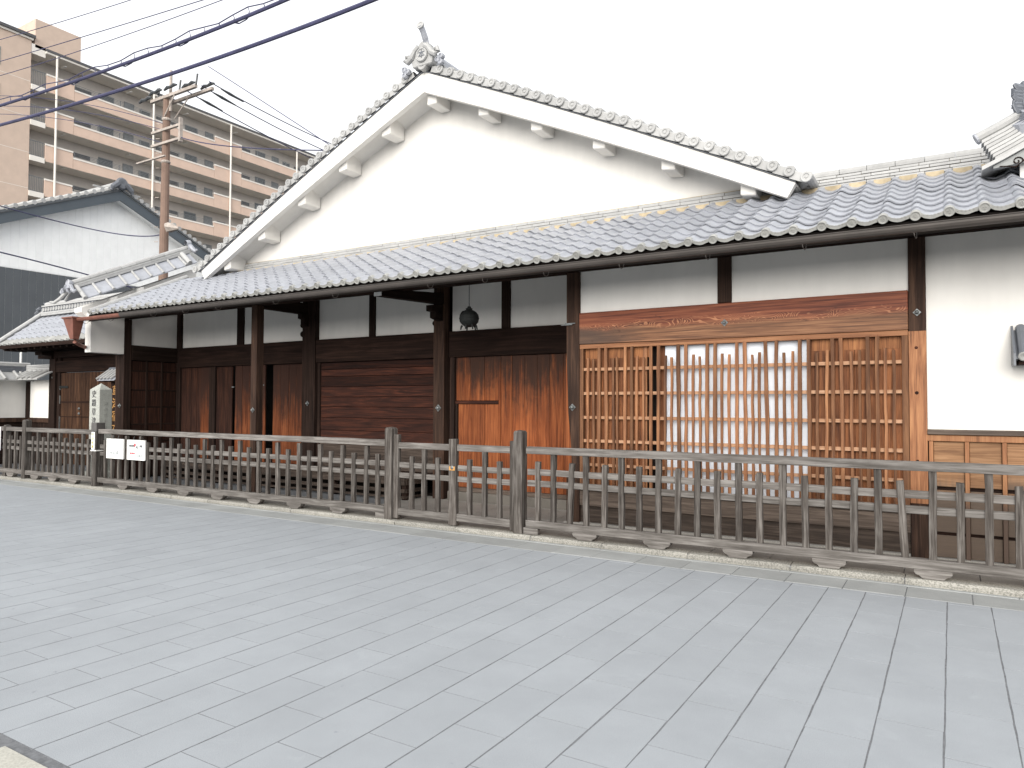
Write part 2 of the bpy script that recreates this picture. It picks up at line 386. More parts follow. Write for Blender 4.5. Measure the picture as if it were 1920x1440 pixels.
# kerb
kb = struct(box('kerb', JOINT, None, -60, 8, 7.44, 7.60, -.05, .045))
x = -30.2
while x < 4:
    L = rp.choice([.92, 1.02, 1.1, .98]); n = 7; mb = MB(); ps = []
    for i in range(n+1):
        j = rp.uniform(-.005, .005); t = rp.uniform(-.003, .003); e = .012 if i in (0, n) else 0
        xx = x+.004+(L-.008)*i/n
        ps.append([(xx, 7.418+j+e, -.03), (xx, 7.416+j+e, .034+t), (xx, 7.436+j+e, .058+t-e*.5), (xx, 7.50, .062-e*.4), (xx, 7.62, .061)])
    vs_ = [p for r_ in ps for p in r_]; fs_ = [(i*5+k, (i+1)*5+k, (i+1)*5+k+1, i*5+k+1) for i in range(n) for k in range(4)]
    fs_ += [(0, 1, 2, 3, 4), tuple(n*5+k for k in (4, 3, 2, 1, 0))]
    mb.add(vs_, fs_).build('kerb_stone', GRANITE, kb); x += L
# forecourt
fc = struct(box('forecourt', JOINT, None, -40, 8, 7.60, 13, -.05, .048))
y = 7.626; row = 0
while y < 9.9:
    x = -16.0-(row % 2)*.3
    while x < 2:
        if y < 8.3 or -8.0 < x < -3.8:
            MB().box(x+.003, x+.596, y+.003, y+.447, .02, .06+rp.uniform(-.002, .001)).build('flagstone', FLAG, fc, .004)
        x += .6
    y += .45; row += 1

# ------------------------------------------------------------------ fence
FY = 7.47                       # front face of the fence
def pick_mesh(h, seed, wd=.062, dp=.052):
    q = random.Random(seed); mb = MB(); n = 6; rings = []
    for i in range(n+1):
        z = h*i/n; a = wd/2*(1+q.uniform(-.07, .05)); d = dp/2*(1+q.uniform(-.06, .04)); ox = q.uniform(-.003, .003)
        rings.append([(ox-a, -d, z), (ox+a, -d, z), (ox+a, d, z), (ox-a, d, z)])
    rings[-1] = [(p[0], p[1], p[2]+q.uniform(-.006, .006)) for p in rings[-1]]
    vs_ = [p for r_ in rings for p in r_]
    fs_ = [(i*4+k, i*4+(k+1) % 4, (i+1)*4+(k+1) % 4, (i+1)*4+k) for i in range(n) for k in range(4)]+[(0, 3, 2, 1), (n*4, n*4+1, n*4+2, n*4+3)]
    return mb.add(vs_, fs_).mesh('picket', FENCE_Z, (0, 0, 0), .003)
TALL = [pick_mesh(.80, i) for i in range(5)]
SHORT = [pick_mesh(.70, i+10) for i in range(6)]
def rail(name, par, x0, x1, yc, d, z0, z1, seed=0):
    q = random.Random(seed); n = max(2, int((x1-x0)/.35)); rings = []
    for i in range(n+1):
        x = x0+(x1-x0)*i/n; j = q.uniform(-.002, .002); k = q.uniform(-.003, .003)
        rings.append([(x, yc-d/2+j, z0+k), (x, yc-d/2+j, z1+k), (x, yc+d/2+j, z1+k), (x, yc+d/2+j, z0+k)])
    vs_ = [p for r_ in rings for p in r_]
    fs_ = [(i*4+a, i*4+(a+1) % 4, (i+1)*4+(a+1) % 4, (i+1)*4+a) for i in range(n) for a in range(4)]+[(0, 1, 2, 3), (n*4+3, n*4+2, n*4+1, n*4)]
    return MB().add(vs_, fs_).build(name, FENCE_X, par, .004)
def fence_post(par, x, wd, ztop, yc=FY+.045, dp=None, z0=.06, pointed=True):
    dp = dp or wd; a = wd/2; d = dp/2; mb = MB(); c = .012
    lv = [(z0, 1), (.45, .995), (ztop-.03, .99)]
    vs_ = [(x+sx*a*s, yc+sy*d*s, z) for z, s in lv for sx, sy in ((-1, -1), (1, -1), (1, 1), (-1, 1))]
    vs_ += [(x+sx*(a-c), yc+sy*(d-c), ztop-.010) for sx, sy in ((-1, -1), (1, -1), (1, 1), (-1, 1))]+[(x, yc, ztop if pointed else ztop-.008)]
    fs_ = [(i*4+k, i*4+(k+1) % 4, (i+1)*4+(k+1) % 4, (i+1)*4+k) for i in range(3) for k in range(4)]+[(12+k, 12+(k+1) % 4, 16) for k in range(4)]+[(3, 2, 1, 0)]
    return mb.add(vs_, fs_).build('post', FENCE_Z, par, .004)
FOOT = MB().prism([(-.15, .082), (-.15, .055), (-.135, .035), (-.105, .024), (-.085, .0), (.085, .0), (.105, .024), (.135, .035), (.15, .055), (.15, .082)], 'Y', -.045, .045).mesh('foot', FENCE_X, (0, 0, 0), .004)
def picket_row(par, xs, tall_first, lean={}):
    for i, x in enumerate(xs):
        t = (i % 2 == 0) == tall_first
        m = rp.choice(TALL if t else SHORT)
        zb = .226; o = inst('picket', m, par, (x, FY+.035, zb), (rp.uniform(-.006, .006), lean.get(i, rp.uniform(-.010, .010)), 0))
def fence(label, xs, tall_first, x0, x1, feet, zrail=0.0, group=None, lean={}):
    t = thing('picket_fence', ((x0+x1)/2, FY+.03, .06), label, 'fence')
    rail('top_rail', t, x0, x1, FY+.035, .075, 1.020+zrail, 1.105+zrail, int(x0*9))
    rail('middle_rail', t, x0, x1, FY+.045, .028, .765, .838, int(x0*7))
    rail('middle_rail', t, x0, x1, FY+.045, .028, .630, .702, int(x0*5))
    rail('bottom_rail', t, x0, x1, FY+.035, .085, .140, .230, int(x0*3))
    picket_row(t, xs, tall_first, lean)
    for fx in feet: inst('foot', FOOT, t, (fx, FY+.03, .061))
    return t
rx = [-4.213+.2132*i+rp.uniform(-.006, .006) for i in range(32)]
f_r = fence('weathered grey picket fence standing before the latticed window and the wainscot on the right', rx, False, -4.36, 2.6,
    [-3.583+.856*i for i in range(8)], lean={2: .045, 18: -.055, 4: .02})
fence_post(f_r, -4.467, .125, 1.30)
box('wedge', FENCE_X, f_r, -4.40, -4.20, FY+.002, FY+.07, .061, .139, .006)
fence_post(f_r, 2.66, .125, 1.30)
lx = [-13.40+.2225*i+rp.uniform(-.006, .006) for i in range(31)]
f_l = fence('long weathered picket fence with two white notices, between the metal-capped post and the low gate', lx, False, -13.60, -6.58,
    [-10.996+.888*i for i in range(5)]+[-11.88, -12.77], .022)
fence_post(f_l, -6.508, .125, 1.30)
box('wedge', FENCE_X, f_l, -6.75, -6.58, FY+.002, FY+.07, .061, .139, .006)
po = fence_post(f_l, -13.70, .15, 1.10, FY+.05, None, .06, False)
box('post_cap', CAPM, po, -13.785, -13.615, FY-.037, FY+.137, 1.082, 1.245, .008)
box('name_plate', SHEET, po, -13.765, -13.665, FY-.036, FY-.026, .745, 1.07, .002)
for i in range(4):
    text('letter', '草津宿駅'[i], .062, YELL, po, (-13.715, FY-.0375, 1.02-.075*i))
box('strap', WPAINT, po, -13.79, -13.61, FY-.039, FY+.139, .715, .735)
mx_ = [-16.045+.2065*i+rp.uniform(-.006, .006) for i in range(12)]
f_m = fence('weathered mossy picket fence left of the metal-capped post, before the roofed gate', mx_, False, -16.29, -13.79,
    [-15.9, -15.2, -14.45], .0)
fence_post(f_m, -16.36, .13, 1.27, FY+.05)
fx_ = [-17.0+.225*i for i in range(3)]+[-17.6, -17.82, -18.05, -18.27, -18.5]
f_f = fence('end section of picket fence at the far left, beyond the tall plain post', fx_, False, -19.6, -16.43, [-16.9, -17.8, -18.7])
fence_post(f_f, -17.19, .11, 1.15, FY+.05)
fence_post(f_f, -19.62, .12, 1.20, FY+.05)
# low gate, two leaves
def gate(label, x0, x1, stiles, xs, xb0, xb1):
    g = thing('picket_gate', ((x0+x1)/2, FY+.03, .06), label, 'gate', 'leaves of the low picket gate')
    rail('top_rail', g, xb0, xb1, FY+.04, .05, 1.012, 1.094, 5); rail('middle_rail', g, xb0, xb1, FY+.045, .026, .757, .830, 6)
    rail('middle_rail', g, xb0, xb1, FY+.045, .026, .622, .692, 7); rail('bottom_rail', g, xb0, xb1, FY+.04, .055, .122, .215, 8)
    for sx, swd, h in stiles:
        MB().box(sx-swd/2, sx+swd/2, FY+.008, FY+.075, .065 if swd > .1 else .08, h).build('stile', FENCE_Z, g, .005)
    for i, x in enumerate(xs):
        m = rp.choice(SHORT if i != 1 else TALL); inst('picket', m, g, (x, FY+.035, .212), (0, rp.uniform(-.006, .006), 0))
    return g
g1 = gate('left leaf of the low picket gate, with the broad meeting stile', -6.40, -5.39, [(-6.395, .085, 1.20), (-5.455, .117, 1.165)], [-6.135, -5.925, -5.702], -6.37, -5.51)
g2 = gate('right leaf of the low picket gate, hung on the post beside the right-hand fence', -5.39, -4.54, [(-4.565, .06, 1.165)], [-5.199, -4.973, -4.754], -5.39, -4.59)
MB().lathe([(.0, 0), (.022, 0), (.026, .006), (.012, .012), (.0, .014)], (-5.455, FY+.006, .80), (0, -1, 0), 10).build('latch', STEEL, g1)
box('latch_plate', GOLD, g1, -5.50, -5.41, FY+.001, FY+.006, .765, .815)

# ------------------------------------------------------------------ townhouse
H = thing('townhouse', (-7.2, 8.6, .06), 'old townhouse with white plaster gable, grey tiled roofs and dark timber front', 'house')
GZ = .06
def nailcover(par, x, y, z, face='-Y', r=.036):
    ax = (0, -1, 0) if face == '-Y' else (1, 0, 0)
    r *= 1.35; return MB().lathe([(r, 0), (r, .006), (r*.9, .009)], (x, y, z), ax, 4).lathe([(r*.5, .009), (r*.55, .02), (r*.35, .034), (r*.1, .04)], (x, y, z), ax, 8).build('nail_cover', STEEL, par)
def timber(name, mat, x0, x1, y0, y1, z0, z1, bev=.006, par=None): return box(name, mat, par or H, x0, x1, y0, y1, z0, z1, bev)
# posts of the front line
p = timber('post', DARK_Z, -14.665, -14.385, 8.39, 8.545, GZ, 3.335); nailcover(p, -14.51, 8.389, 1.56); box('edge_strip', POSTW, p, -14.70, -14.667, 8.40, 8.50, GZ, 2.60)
p = timber('post', POSTW, -10.462, -10.315, 8.36, 8.515, GZ, 3.336); nailcover(p, -10.39, 8.359, 1.50)
p = timber('post', POSTW, -4.290, -4.105, 8.39, 8.56, GZ, 3.335); nailcover(p, -4.20, 8.389, 1.575)
MB().prism([(-4.292, 2.28), (-4.276, 2.0), (-4.266, 1.70), (-4.262, 1.52), (-4.240, 1.30), (-4.215, 1.02), (-4.205, .70), (-4.292, .70)], 'Y', 8.386, 8.392).build('worn_edge', DOORW, H)
for zz in (2.66, 2.645): box('hook', STEEL, p, -4.36+.06*(zz > 2.65), -4.20+.04*(zz > 2.65), 8.37, 8.389, zz, zz+.012)
p = timber('post', POSTW, -.366, -.212, 8.39, 8.56, GZ, 3.335); nailcover(p, -.29, 8.389, 2.56, r=.03)
timber('post_facing', POST_R, -.368, -.210, 8.383, 8.395, .62, 2.37, .002)
for zz, rr in ((2.20, .016), (1.74, .018), (1.05, .014)): MB().lathe([(rr, 0), (rr*.7, .002), (.003, .0025)], (-.30, 8.3825, zz), (0, -1, 0), 9).build('knot', HBOARD, H)
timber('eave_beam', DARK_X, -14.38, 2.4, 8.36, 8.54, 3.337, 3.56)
# front plaster panels and strut over the lattice
timber('strut', POSTW, -2.320, -2.162, 8.395, 8.53, 2.800, 3.335)
box('plaster_panel', PLASTER, H, -4.103, -2.322, 8.43, 8.52, 2.797, 3.336)
box('plaster_panel', PLASTER, H, -2.160, -.368, 8.43, 8.52, 2.797, 3.336)
lt = timber('lintel', LINT, -4.103, -.370, 8.385, 8.55, 2.388, 2.795)
nailcover(lt, -2.235, 8.384, 2.565, r=.032)
# lattice window
lw = empty('lattice_window', (-2.24, 8.42, .56), H)
box('head_rail', LATT_H, lw, -4.10, -.372, 8.395, 8.47, 2.330, 2.384, .003)
box('frame_stile', LATT, lw, -4.10, -4.050, 8.395, 8.47, .55, 2.33, .003); box('frame_stile', LATT, lw, -.432, -.372, 8.390, 8.47, .55, 2.33, .003)
for z0, z1 in ((2.043, 2.082), (1.736, 1.774), (1.427, 1.466), (1.128, 1.168), (.825, .862)):
    box('crossbar', LATT_X, lw, -4.05, -.432, 8.412, 8.428, z0, z1, .002)
SX = [-3.98, -3.902, -3.824, -3.725, -3.628, -3.576, -3.473, -3.384, -3.316, -3.235, -3.137, -3.042, -2.952, -2.875, -2.787, -2.698, -2.61, -2.529, -2.445,
  -2.351, -2.273, -2.191, -2.101, -2.007, -1.926, -1.85, -1.758, -1.668, -1.583, -1.509, -1.42, -1.325, -1.244, -1.163, -1.088, -.989, -.904, -.827, -.744, -.656, -.582, -.504]
def slat_mesh(h, wd, dp, seed):
    q = random.Random(seed); rings = []; n = 6
    for i in range(n+1):
        a = wd/2*(1+q.uniform(-.16, .10)); ox = q.uniform(-.0055, .0055)
        rings.append([(ox-a, -dp/2, h*i/n), (ox+a, -dp/2, h*i/n), (ox+a, dp/2, h*i/n), (ox-a, dp/2, h*i/n)])
    vs_ = [p_ for r_ in rings for p_ in r_]
    fs_ = [(i*4+k, i*4+(k+1) % 4, (i+1)*4+(k+1) % 4, (i+1)*4+k) for i in range(n) for k in range(4)]+[(0, 3, 2, 1), (n*4, n*4+1, n*4+2, n*4+3)]
    return MB().add(vs_, fs_).mesh('slat', LATT, (0, 0, 0), .002)
SL_T = [slat_mesh(1.785, .037+.003*(i % 3), .030, i) for i in range(9)]; SL_S = [slat_mesh(1.645+.012*(i % 3-1), .029+.003*(i % 2), .028, i+20) for i in range(9)]
for i, x in enumerate(SX):
    t = i % 4 in (2, 3); tl = {26: -.012, 29: .010, 33: .014, 35: -.01}.get(i, rp.uniform(-.002, .002))
    inst('slat', rp.choice(SL_T if t else SL_S), lw, (x, 8.398, .552), (0, tl, 0))
box('stile', LATT, lw, -3.255, -3.205, 8.445, 8.468, .56, 2.33, .002)
for a, b in ((-4.05, -3.80), (-3.797, -3.53), (-3.527, -3.255)):
    box('shutter_board', SHUT, lw, a, b, 8.462, 8.48, .56, 2.33, .002)
for x0 in (-4.04, -3.71, -3.38): box('fresh_strip', SHUT_L, lw, x0, x0+.20, 8.4585, 8.4625, 2.20, 2.329)
for k in range(3): box('shutter_board', SHUT, lw, -3.203+.07*k-.0, -3.205+.07*(k+1), 8.50, 8.515, .56, 2.33, .002) if k == 2 else None
box('paper_screen', SHOJI, lw, -2.985, -1.335, 8.492, 8.502, .56, 2.33)
for k in range(4):
    a = -1.332+.226*k; box('shutter_board', SHUT, lw, a, a+.224, 8.462, 8.48, .56, 2.33, .002)
for x0 in (-1.30, -.98, -.66): box('fresh_strip', SHUT_L, lw, x0, x0+.21, 8.4585, 8.4625, 2.205, 2.329)
box('window_back', VOID_SHADE, lw, -4.10, -.37, 8.53, 8.55, .50, 2.384)
timber('sill', KICK, -4.103, -.370, 8.375, 8.50, .515, .553)
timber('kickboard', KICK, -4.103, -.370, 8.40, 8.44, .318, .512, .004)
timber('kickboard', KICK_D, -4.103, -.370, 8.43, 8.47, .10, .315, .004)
timber('stone_sill', FLAG, -4.10, -.37, 8.36, 8.55, .05, .105, .006)
timber('foundation_stone', FLAG, -4.33, -4.02, 8.34, 8.60, .05, .10, .02)
# white wall with wainscot on the right
box('plaster_panel', PLASTER, H, -.210, 2.4, 8.45, 8.56, 1.372, 3.336)
timber('wainscot_cap', KICK, -.212, 2.4, 8.36, 8.52, 1.322, 1.370, .006)
timber('wainscot_rail', BATT, -.212, 2.4, 8.385, 8.44, 1.255, 1.318, .004)
for k in range(9):
    x = -.20+.305*k; timber('wainscot_batten', BATT, x, x+.038, 8.387, 8.42, .07, 1.253, .003)
for z0, z1, yy in ((.802, 1.252, 0), (.35, .766, -.004), (.10, .318, .003)):
    for k in range(8):
        x = -.162+.305*k; box('wainscot_board', WAINS, H, x+.002, x+.265, 8.418+yy, 8.44+yy, z0, z1, .004)
box('wainscot_back', DARK_X, H, -.21, 2.4, 8.442, 8.47, .06, 1.32)
box('foundation', FLAG, H, -.21, 2.4, 8.36, 8.56, .04, .098, .006)
# recessed rear wall
BY = 9.60
box('plaster_panel', PLASTER, H, -14.28, -12.46, BY+.03, BY+.12, 2.81, 4.15); timber('strut', DARK_Z, -12.458, -12.25, BY, BY+.12, 2.812, 4.15)
box('plaster_panel', PLASTER, H, -12.248, -10.46, BY+.03, BY+.12, 2.81, 4.15)
box('plaster_panel', PLASTER, H, -10.12, -8.862, BY+.03, BY+.12, 2.81, 4.15); timber('strut', DARK_Z, -8.86, -8.715, BY, BY+.12, 2.812, 4.15)
box('plaster_panel', PLASTER, H, -8.713, -7.33, BY+.03, BY+.12, 2.81, 4.15)
box('plaster_panel', PLASTER, H, -7.035, -6.066, BY+.03, BY+.12, 2.81, 4.15); timber('strut', DARK_Z, -6.064, -5.905, BY, BY+.12, 2.812, 4.15)
box('plaster_panel', PLASTER, H, -5.903, -4.10, BY+.03, BY+.12, 2.81, 4.15)
p = timber('post', DARK_Z, -10.46, -10.12, 9.52, 9.80, GZ, 4.1); nailcover(p, -10.3, 9.519, 1.62)
p = timber('post', POSTW, -7.33, -7.11, 9.50, 9.66, GZ, 4.1); nailcover(p, -7.22, 9.499, 1.55, r=.045)
timber('post', DARK_Z, -14.50, -14.285, 9.57, 9.78, GZ, 4.1)
for a, b in ((-14.28, -10.462), (-10.118, -7.332), (-7.038, -4.30)):
    timber('lintel', DARK_X, a, b, BY-.06, BY+.12, 2.383, 2.808)
# arms and cross beam under the eaves
timber('cross_beam', DARK_Y, -10.45, -10.33, 8.545, 9.52, 3.29, 3.50)
arm = MB().prism([(7.99, 3.20), (7.99, 3.262), (8.36, 3.335), (9.0, 3.40), (9.51, 3.44), (9.51, 3.26)], 'X', -7.27, -7.12).build('bracket_arm', DARK_Y, H, .004)
box('painted_end', WPAINT, arm, -7.268, -7.122, 7.978, 7.988, 3.202, 3.26, .003)
MB().prism([(9.20, 3.215), (9.20, 3.12), (9.30, 3.115), (9.30, 3.02), (9.498, 2.98), (9.498, 3.255)], 'X', -7.255, -7.135).build('corbel', DARK_Y, H, .004)
MB().prism([(9.35, 3.285), (9.35, 3.20), (9.42, 3.19), (9.42, 3.10), (9.518, 3.05), (9.518, 3.287)], 'X', -10.40, -10.29).build('corbel', DARK_Y, H, .004)
for z in (2.93, 3.10): MB().lathe([(.05, 0), (.07, .03), (.05, .07), (.02, .09)], (-10.46, 9.58, z), (-1, 0, 0), 8).build('beam_nosing', DARK_Y, H)
MB().lathe([(.04, 0), (.055, .02), (.03, .05)], (-7.33, 9.56, 2.96), (-1, 0, 0), 8).build('beam_nosing', DARK_Y, H)
# left bay: side wall facing the recess
box('plaster_panel', PLASTER, H, -14.50, -14.41, 8.55, 9.565, 2.81, 4.0)
timber('side_lintel', DARK_Y, -14.50, -14.375, 8.55, 9.565, 2.50, 2.808)
sw = empty('panelled_side_wall', (-14.40, 9.05, .06), H)
zs = [.10, .47, .825, 1.18, 1.535, 1.885, 2.28, 2.49]
for a, b in zip(zs, zs[1:]):
    for k in range(3):
        y0 = 8.552+.338*k; box('panel_board', SLID_D, sw, -14.44, -14.405+.004*(k % 2), y0+.003, y0+.332, a+.008, b-.008, .004)
for y0 in (8.89, 9.228): box('panel_batten', DARK_Z, sw, -14.415, -14.392, y0-.022, y0+.022, .08, 2.49, .003)
for z in zs[1:-1]: box('panel_rail', DARK_Y, sw, -14.415, -14.396, 8.552, 9.565, z-.013, z+.013, .003)
box('panel_back', VOID_SHADE, sw, -14.50, -14.45, 8.5, 9.7, .06, 2.5)
# sliding doors of the left bays
def planks(par, name, mat, xs, y0, y1, z0, z1, bev=.003):
    for a, b in zip(xs, xs[1:]): box(name, mat, par, a+.002, b-.002, y0+rp.uniform(-.004, .004), y1, z0, z1, bev+.001)
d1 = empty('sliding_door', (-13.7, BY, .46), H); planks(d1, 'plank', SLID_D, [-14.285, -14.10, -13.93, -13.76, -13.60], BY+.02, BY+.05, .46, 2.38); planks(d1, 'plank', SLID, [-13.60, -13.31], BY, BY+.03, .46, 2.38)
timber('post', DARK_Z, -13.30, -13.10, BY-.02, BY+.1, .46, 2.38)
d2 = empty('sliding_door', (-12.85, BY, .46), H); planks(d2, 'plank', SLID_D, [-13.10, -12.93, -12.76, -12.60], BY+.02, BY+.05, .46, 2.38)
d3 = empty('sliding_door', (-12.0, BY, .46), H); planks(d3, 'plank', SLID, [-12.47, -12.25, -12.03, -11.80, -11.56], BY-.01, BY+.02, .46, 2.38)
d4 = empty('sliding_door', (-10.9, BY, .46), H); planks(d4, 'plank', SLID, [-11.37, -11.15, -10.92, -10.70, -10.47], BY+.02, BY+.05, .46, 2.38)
for x, z in ((-12.53, 1.95), (-11.62, 1.98), (-12.53, .62), (-11.62, .60)): box('door_pull', STEEL, H, x-.04, x+.03, BY-.015, BY, z-.012, z+.012)
hb = empty('boarded_panel', (-8.7, BY, .46), H)
for a, b in zip([.92, 1.13, 1.36, 1.56, 1.74, 1.93, 2.12, 2.25, 2.38], [1.13, 1.36, 1.56, 1.74, 1.93, 2.12, 2.25, 2.38]):
    box('board', HBOARD, hb, -10.05, -7.33, BY+.02+rp.uniform(-.005, .005), BY+.05, a+.003, b-.003, .004)
for a, b in ((.46, .68), (.68, .915)): box('board', KICK_D, hb, -10.05, -7.33, BY+.01, BY+.05, a+.002, b-.002, .004)
box('stile', DARK_Z, hb, -10.118, -10.05, BY-.01, BY+.06, .46, 2.38, .004)
timber('door_rail', DARK_X, -14.28, -7.34, BY-.05, BY+.08, .40, .458)
# raised step in front of the left bays
st = empty('raised_step', (-10.8, 9.3, .06), H)
for k in range(4): box('step_board', KICK_D, st, -14.08, -7.52, 9.02+.122*k, 9.14+.122*k, .415, .45, .004)
for z0, z1 in ((.30, .412), (.175, .235), (.085, .12)): box('step_slat', KICK_D, st, -14.08, -7.535, 9.03, 9.06, z0, z1, .004)
for z0, z1 in ((.30, .412), (.175, .235), (.085, .12)): box('step_slat', KICK_D, st, -7.545, -7.518, 9.062, 9.50, z0, z1, .004)
for x in (-14.0, -12.4, -10.8, -9.2, -7.62): box('step_leg', DARK_Z, st, x, x+.09, 9.065, 9.15, .06, .414, .004)
box('step_back', VOID_SHADE, st, -14.08, -7.6, 9.42, 9.46, .06, .41)
# plank doors of the entrance
timber('door_jamb', DARK_Z, -7.038, -6.945, BY-.04, BY+.1, .20, 2.382)
pd1 = empty('plank_door', (-6.5, BY, .27), H)
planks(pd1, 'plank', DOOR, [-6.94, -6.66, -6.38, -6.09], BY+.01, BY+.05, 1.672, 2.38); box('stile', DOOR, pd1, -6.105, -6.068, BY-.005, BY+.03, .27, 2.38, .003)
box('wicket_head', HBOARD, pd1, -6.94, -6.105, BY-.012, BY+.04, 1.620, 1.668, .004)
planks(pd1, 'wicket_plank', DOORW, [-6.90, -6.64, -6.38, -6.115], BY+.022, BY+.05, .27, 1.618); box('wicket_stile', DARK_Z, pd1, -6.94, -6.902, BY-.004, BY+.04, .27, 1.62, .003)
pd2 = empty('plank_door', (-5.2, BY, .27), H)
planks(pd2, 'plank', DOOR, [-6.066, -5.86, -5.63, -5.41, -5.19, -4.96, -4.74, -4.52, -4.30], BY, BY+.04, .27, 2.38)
timber('threshold', KICK, -7.03, -4.30, BY-.06, BY+.08, .205, .268, .006)
timber('stone_sill', FLAG_D, -7.03, -4.30, BY-.10, BY+.1, .05, .203, .01)
MB().prism([(8.60, .62), (8.60, .46), (8.90, .20), (9.02, .20), (8.72, .50)], 'X', -4.285, -4.235).build('brace', DARK_Y, H)
# interior shell behind the walls
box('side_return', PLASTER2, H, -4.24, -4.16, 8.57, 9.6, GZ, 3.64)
box('interior_back', VOID_SHADE, H, -14.3, 2.4, 10.6, 10.65, GZ, 4.3); box('interior_floor', VOID_SHADE, H, -14.1, -4.3, 9.72, 10.6, .06, .10)

# pent roof ----------------------------------------------------------------
TA = math.atan(.475); CA, SA = math.cos(TA), math.sin(TA)
PY0, PZ0 = 7.505, 3.338
def pent(s, n=0, x=0): return (x, PY0+s*CA-n*SA, PZ0+s*SA+n*CA)
PR = empty('pent_roof', (-6, 8.5, 3.8), H)
PROF = [(-.052, -.013), (-.036, .011), (-.018, .026), (0, .031), (.020, .025), (.043, .008), (.075, -.012), (.115, -.023), (.15, -.022), (.185, -.010), (.222, .000)]
def tile_mb(L, lift=.024, th=.017):
    mb = MB(); n = len(PROF)
    top0 = [(u, 0, z+lift) for u, z in PROF]; top1 = [(u, L, z) for u, z in PROF]; bot0 = [(u, 0.003, z+lift-th) for u, z in PROF]
    vs_ = [pent(p_[1], p_[2], p_[0]) for p_ in top0+top1+bot0]
    fs_ = [(i, i+1, n+i+1, n+i) for i in range(n-1)]+[(2*n+i, 2*n+i+1, i+1, i) for i in range(n-1)]
    fs_ += [(0, n, 2*n), (n-1, 3*n-1, 2*n-1)]
    return mb.add(vs_, fs_)
base_pt = Vector(pent(0, 0, 0))
def smooth_mesh(mb, name, mat):
    m = mb.mesh(name, mat, base_pt)
    return m
TM = [smooth_mesh(tile_mb(.275, .024+d), 'roof_tile', TILE) for d in (0, .002, -.002)]
def swirl(mb, c, r, ax, dn):
    """three commas raised on a disc face"""
    c = Vector(c); a = Vector((1, 0, 0)); b = ax.cross(a).normalized()
    for k in range(3):
        pts = []
        for j in range(5):
            t = k*2.094+j*.42; rr = r*(.26+.36*j/4); pts.append(c+(a*math.cos(t)+b*math.sin(t))*rr+ax*.001)
        mb.tube(pts, [r*.17, r*.16, r*.13, r*.09, r*.03], 4)
def eave_mb():
    mb = tile_mb(.275, .024); ax = Vector((0, -CA, -SA)); c = Vector(pent(-.004, .012, 0))
    mb.lathe([(.046, -.05), (.046, .012), (.042, .016), (.036, .015), (.033, .009), (.0, .009)], c, ax, 18)
    swirl(mb, c+ax*.009, .033, ax, 0)
    up_, lo = [], []
    P2 = [p_ for p_ in PROF if p_[0] > .03]
    for u, z in P2:
        up_.append(pent(-.006, z+.026, u)); lo.append(pent(-.006, z-.010, u))
    k = len(P2); bk = [pent(.012, z+.024, u) for u, z in P2]; bl = [pent(.012, z-.010, u) for u, z in P2]
    mb.add(up_+lo+bl, [(i, i+1, k+i+1, k+i) for i in range(k-1)]+[(k+i, k+i+1, 2*k+i+1, 2*k+i) for i in range(k-1)])
    for j in range(5):
        u = .065+.03*j; z = PROF[5][1]-.014+.005*abs(j-2)
        mb.lathe([(.008, 0), (.005, .004), (.001, .005)], pent(-.006, z+.006, u), ax, 5)
    return mb
EM = smooth_mesh(eave_mb(), 'eave_tile', TILE_E); EM.materials.append(TILE)
for p_ in EM.polygons:
    if p_.index < 20: p_.material_index = 1
PITCH = .2648; cx0 = .0035
cols = [cx0+PITCH*k for k in range(-53, 9)]
ts = []
for x in cols:
    inst('eave_tile', EM, PR, base_pt+Vector((x, 0, 0))+Vector((0, 0, rp.uniform(-.003, .003))))
    for r_ in range(1, 9):
        s = .230*r_+rp.uniform(-.004, .004); w_ = Vector(pent(s, rp.uniform(-.002, .003), x+rp.uniform(-.003, .003)))
        z = visible(w_); ts.append((z if z else 99+abs(x), w_))
ts.sort(key=lambda a: a[0])
for z, w_ in ts[:300]: inst('roof_tile', rp.choice(TM), PR, w_, (rp.uniform(-.006, .006), 0, rp.uniform(-.008, .008)))
rest = MB()
for z, w_ in ts[300:]:
    t_ = tile_mb(.275); d = w_-base_pt; rest.add([Vector(v)+d for v in t_.v], t_.f)
o = rest.build('roof_tile_field', TILE, PR); o['kind'] = 'stuff'
# roof deck, fascia, mortar under the flashing
MB().prism([(7.57, 3.315), (9.62, 3.285+2.12*.475), (9.62, 3.23+2.12*.475), (7.57, 3.262)], 'X', -14.15, 2.5).build('roof_deck', DARK_X, PR)
box('fascia', VOID_SHADE, PR, -14.15, 2.5, 7.545, 7.565, 3.18, 3.31)  # black colour paints in the shaded gap above the gutter
for k in range(38):
    x = -14.05+.43*k; MB().prism([(7.57, 3.245), (9.5, 3.245+1.93*.475), (9.5, 3.19+1.93*.475), (7.57, 3.19)], 'X', x, x+.05).build('rafter', DARK_Y, PR)
for x in cols:
    if -13.5 < x < 2.2:
        u = [p_ for p_ in PROF if p_[0] > .02]; n = len(u)
        a = [pent(2.055, z+.004, x+uu) for uu, z in u]; b = [(q_[0], q_[1], pent(2.055, .045)[2]) for q_ in a]
        MB().add(a+b, [(i, i+1, n+i+1, n+i) for i in range(n-1)]).build('mortar_infill', CLAY, PR)
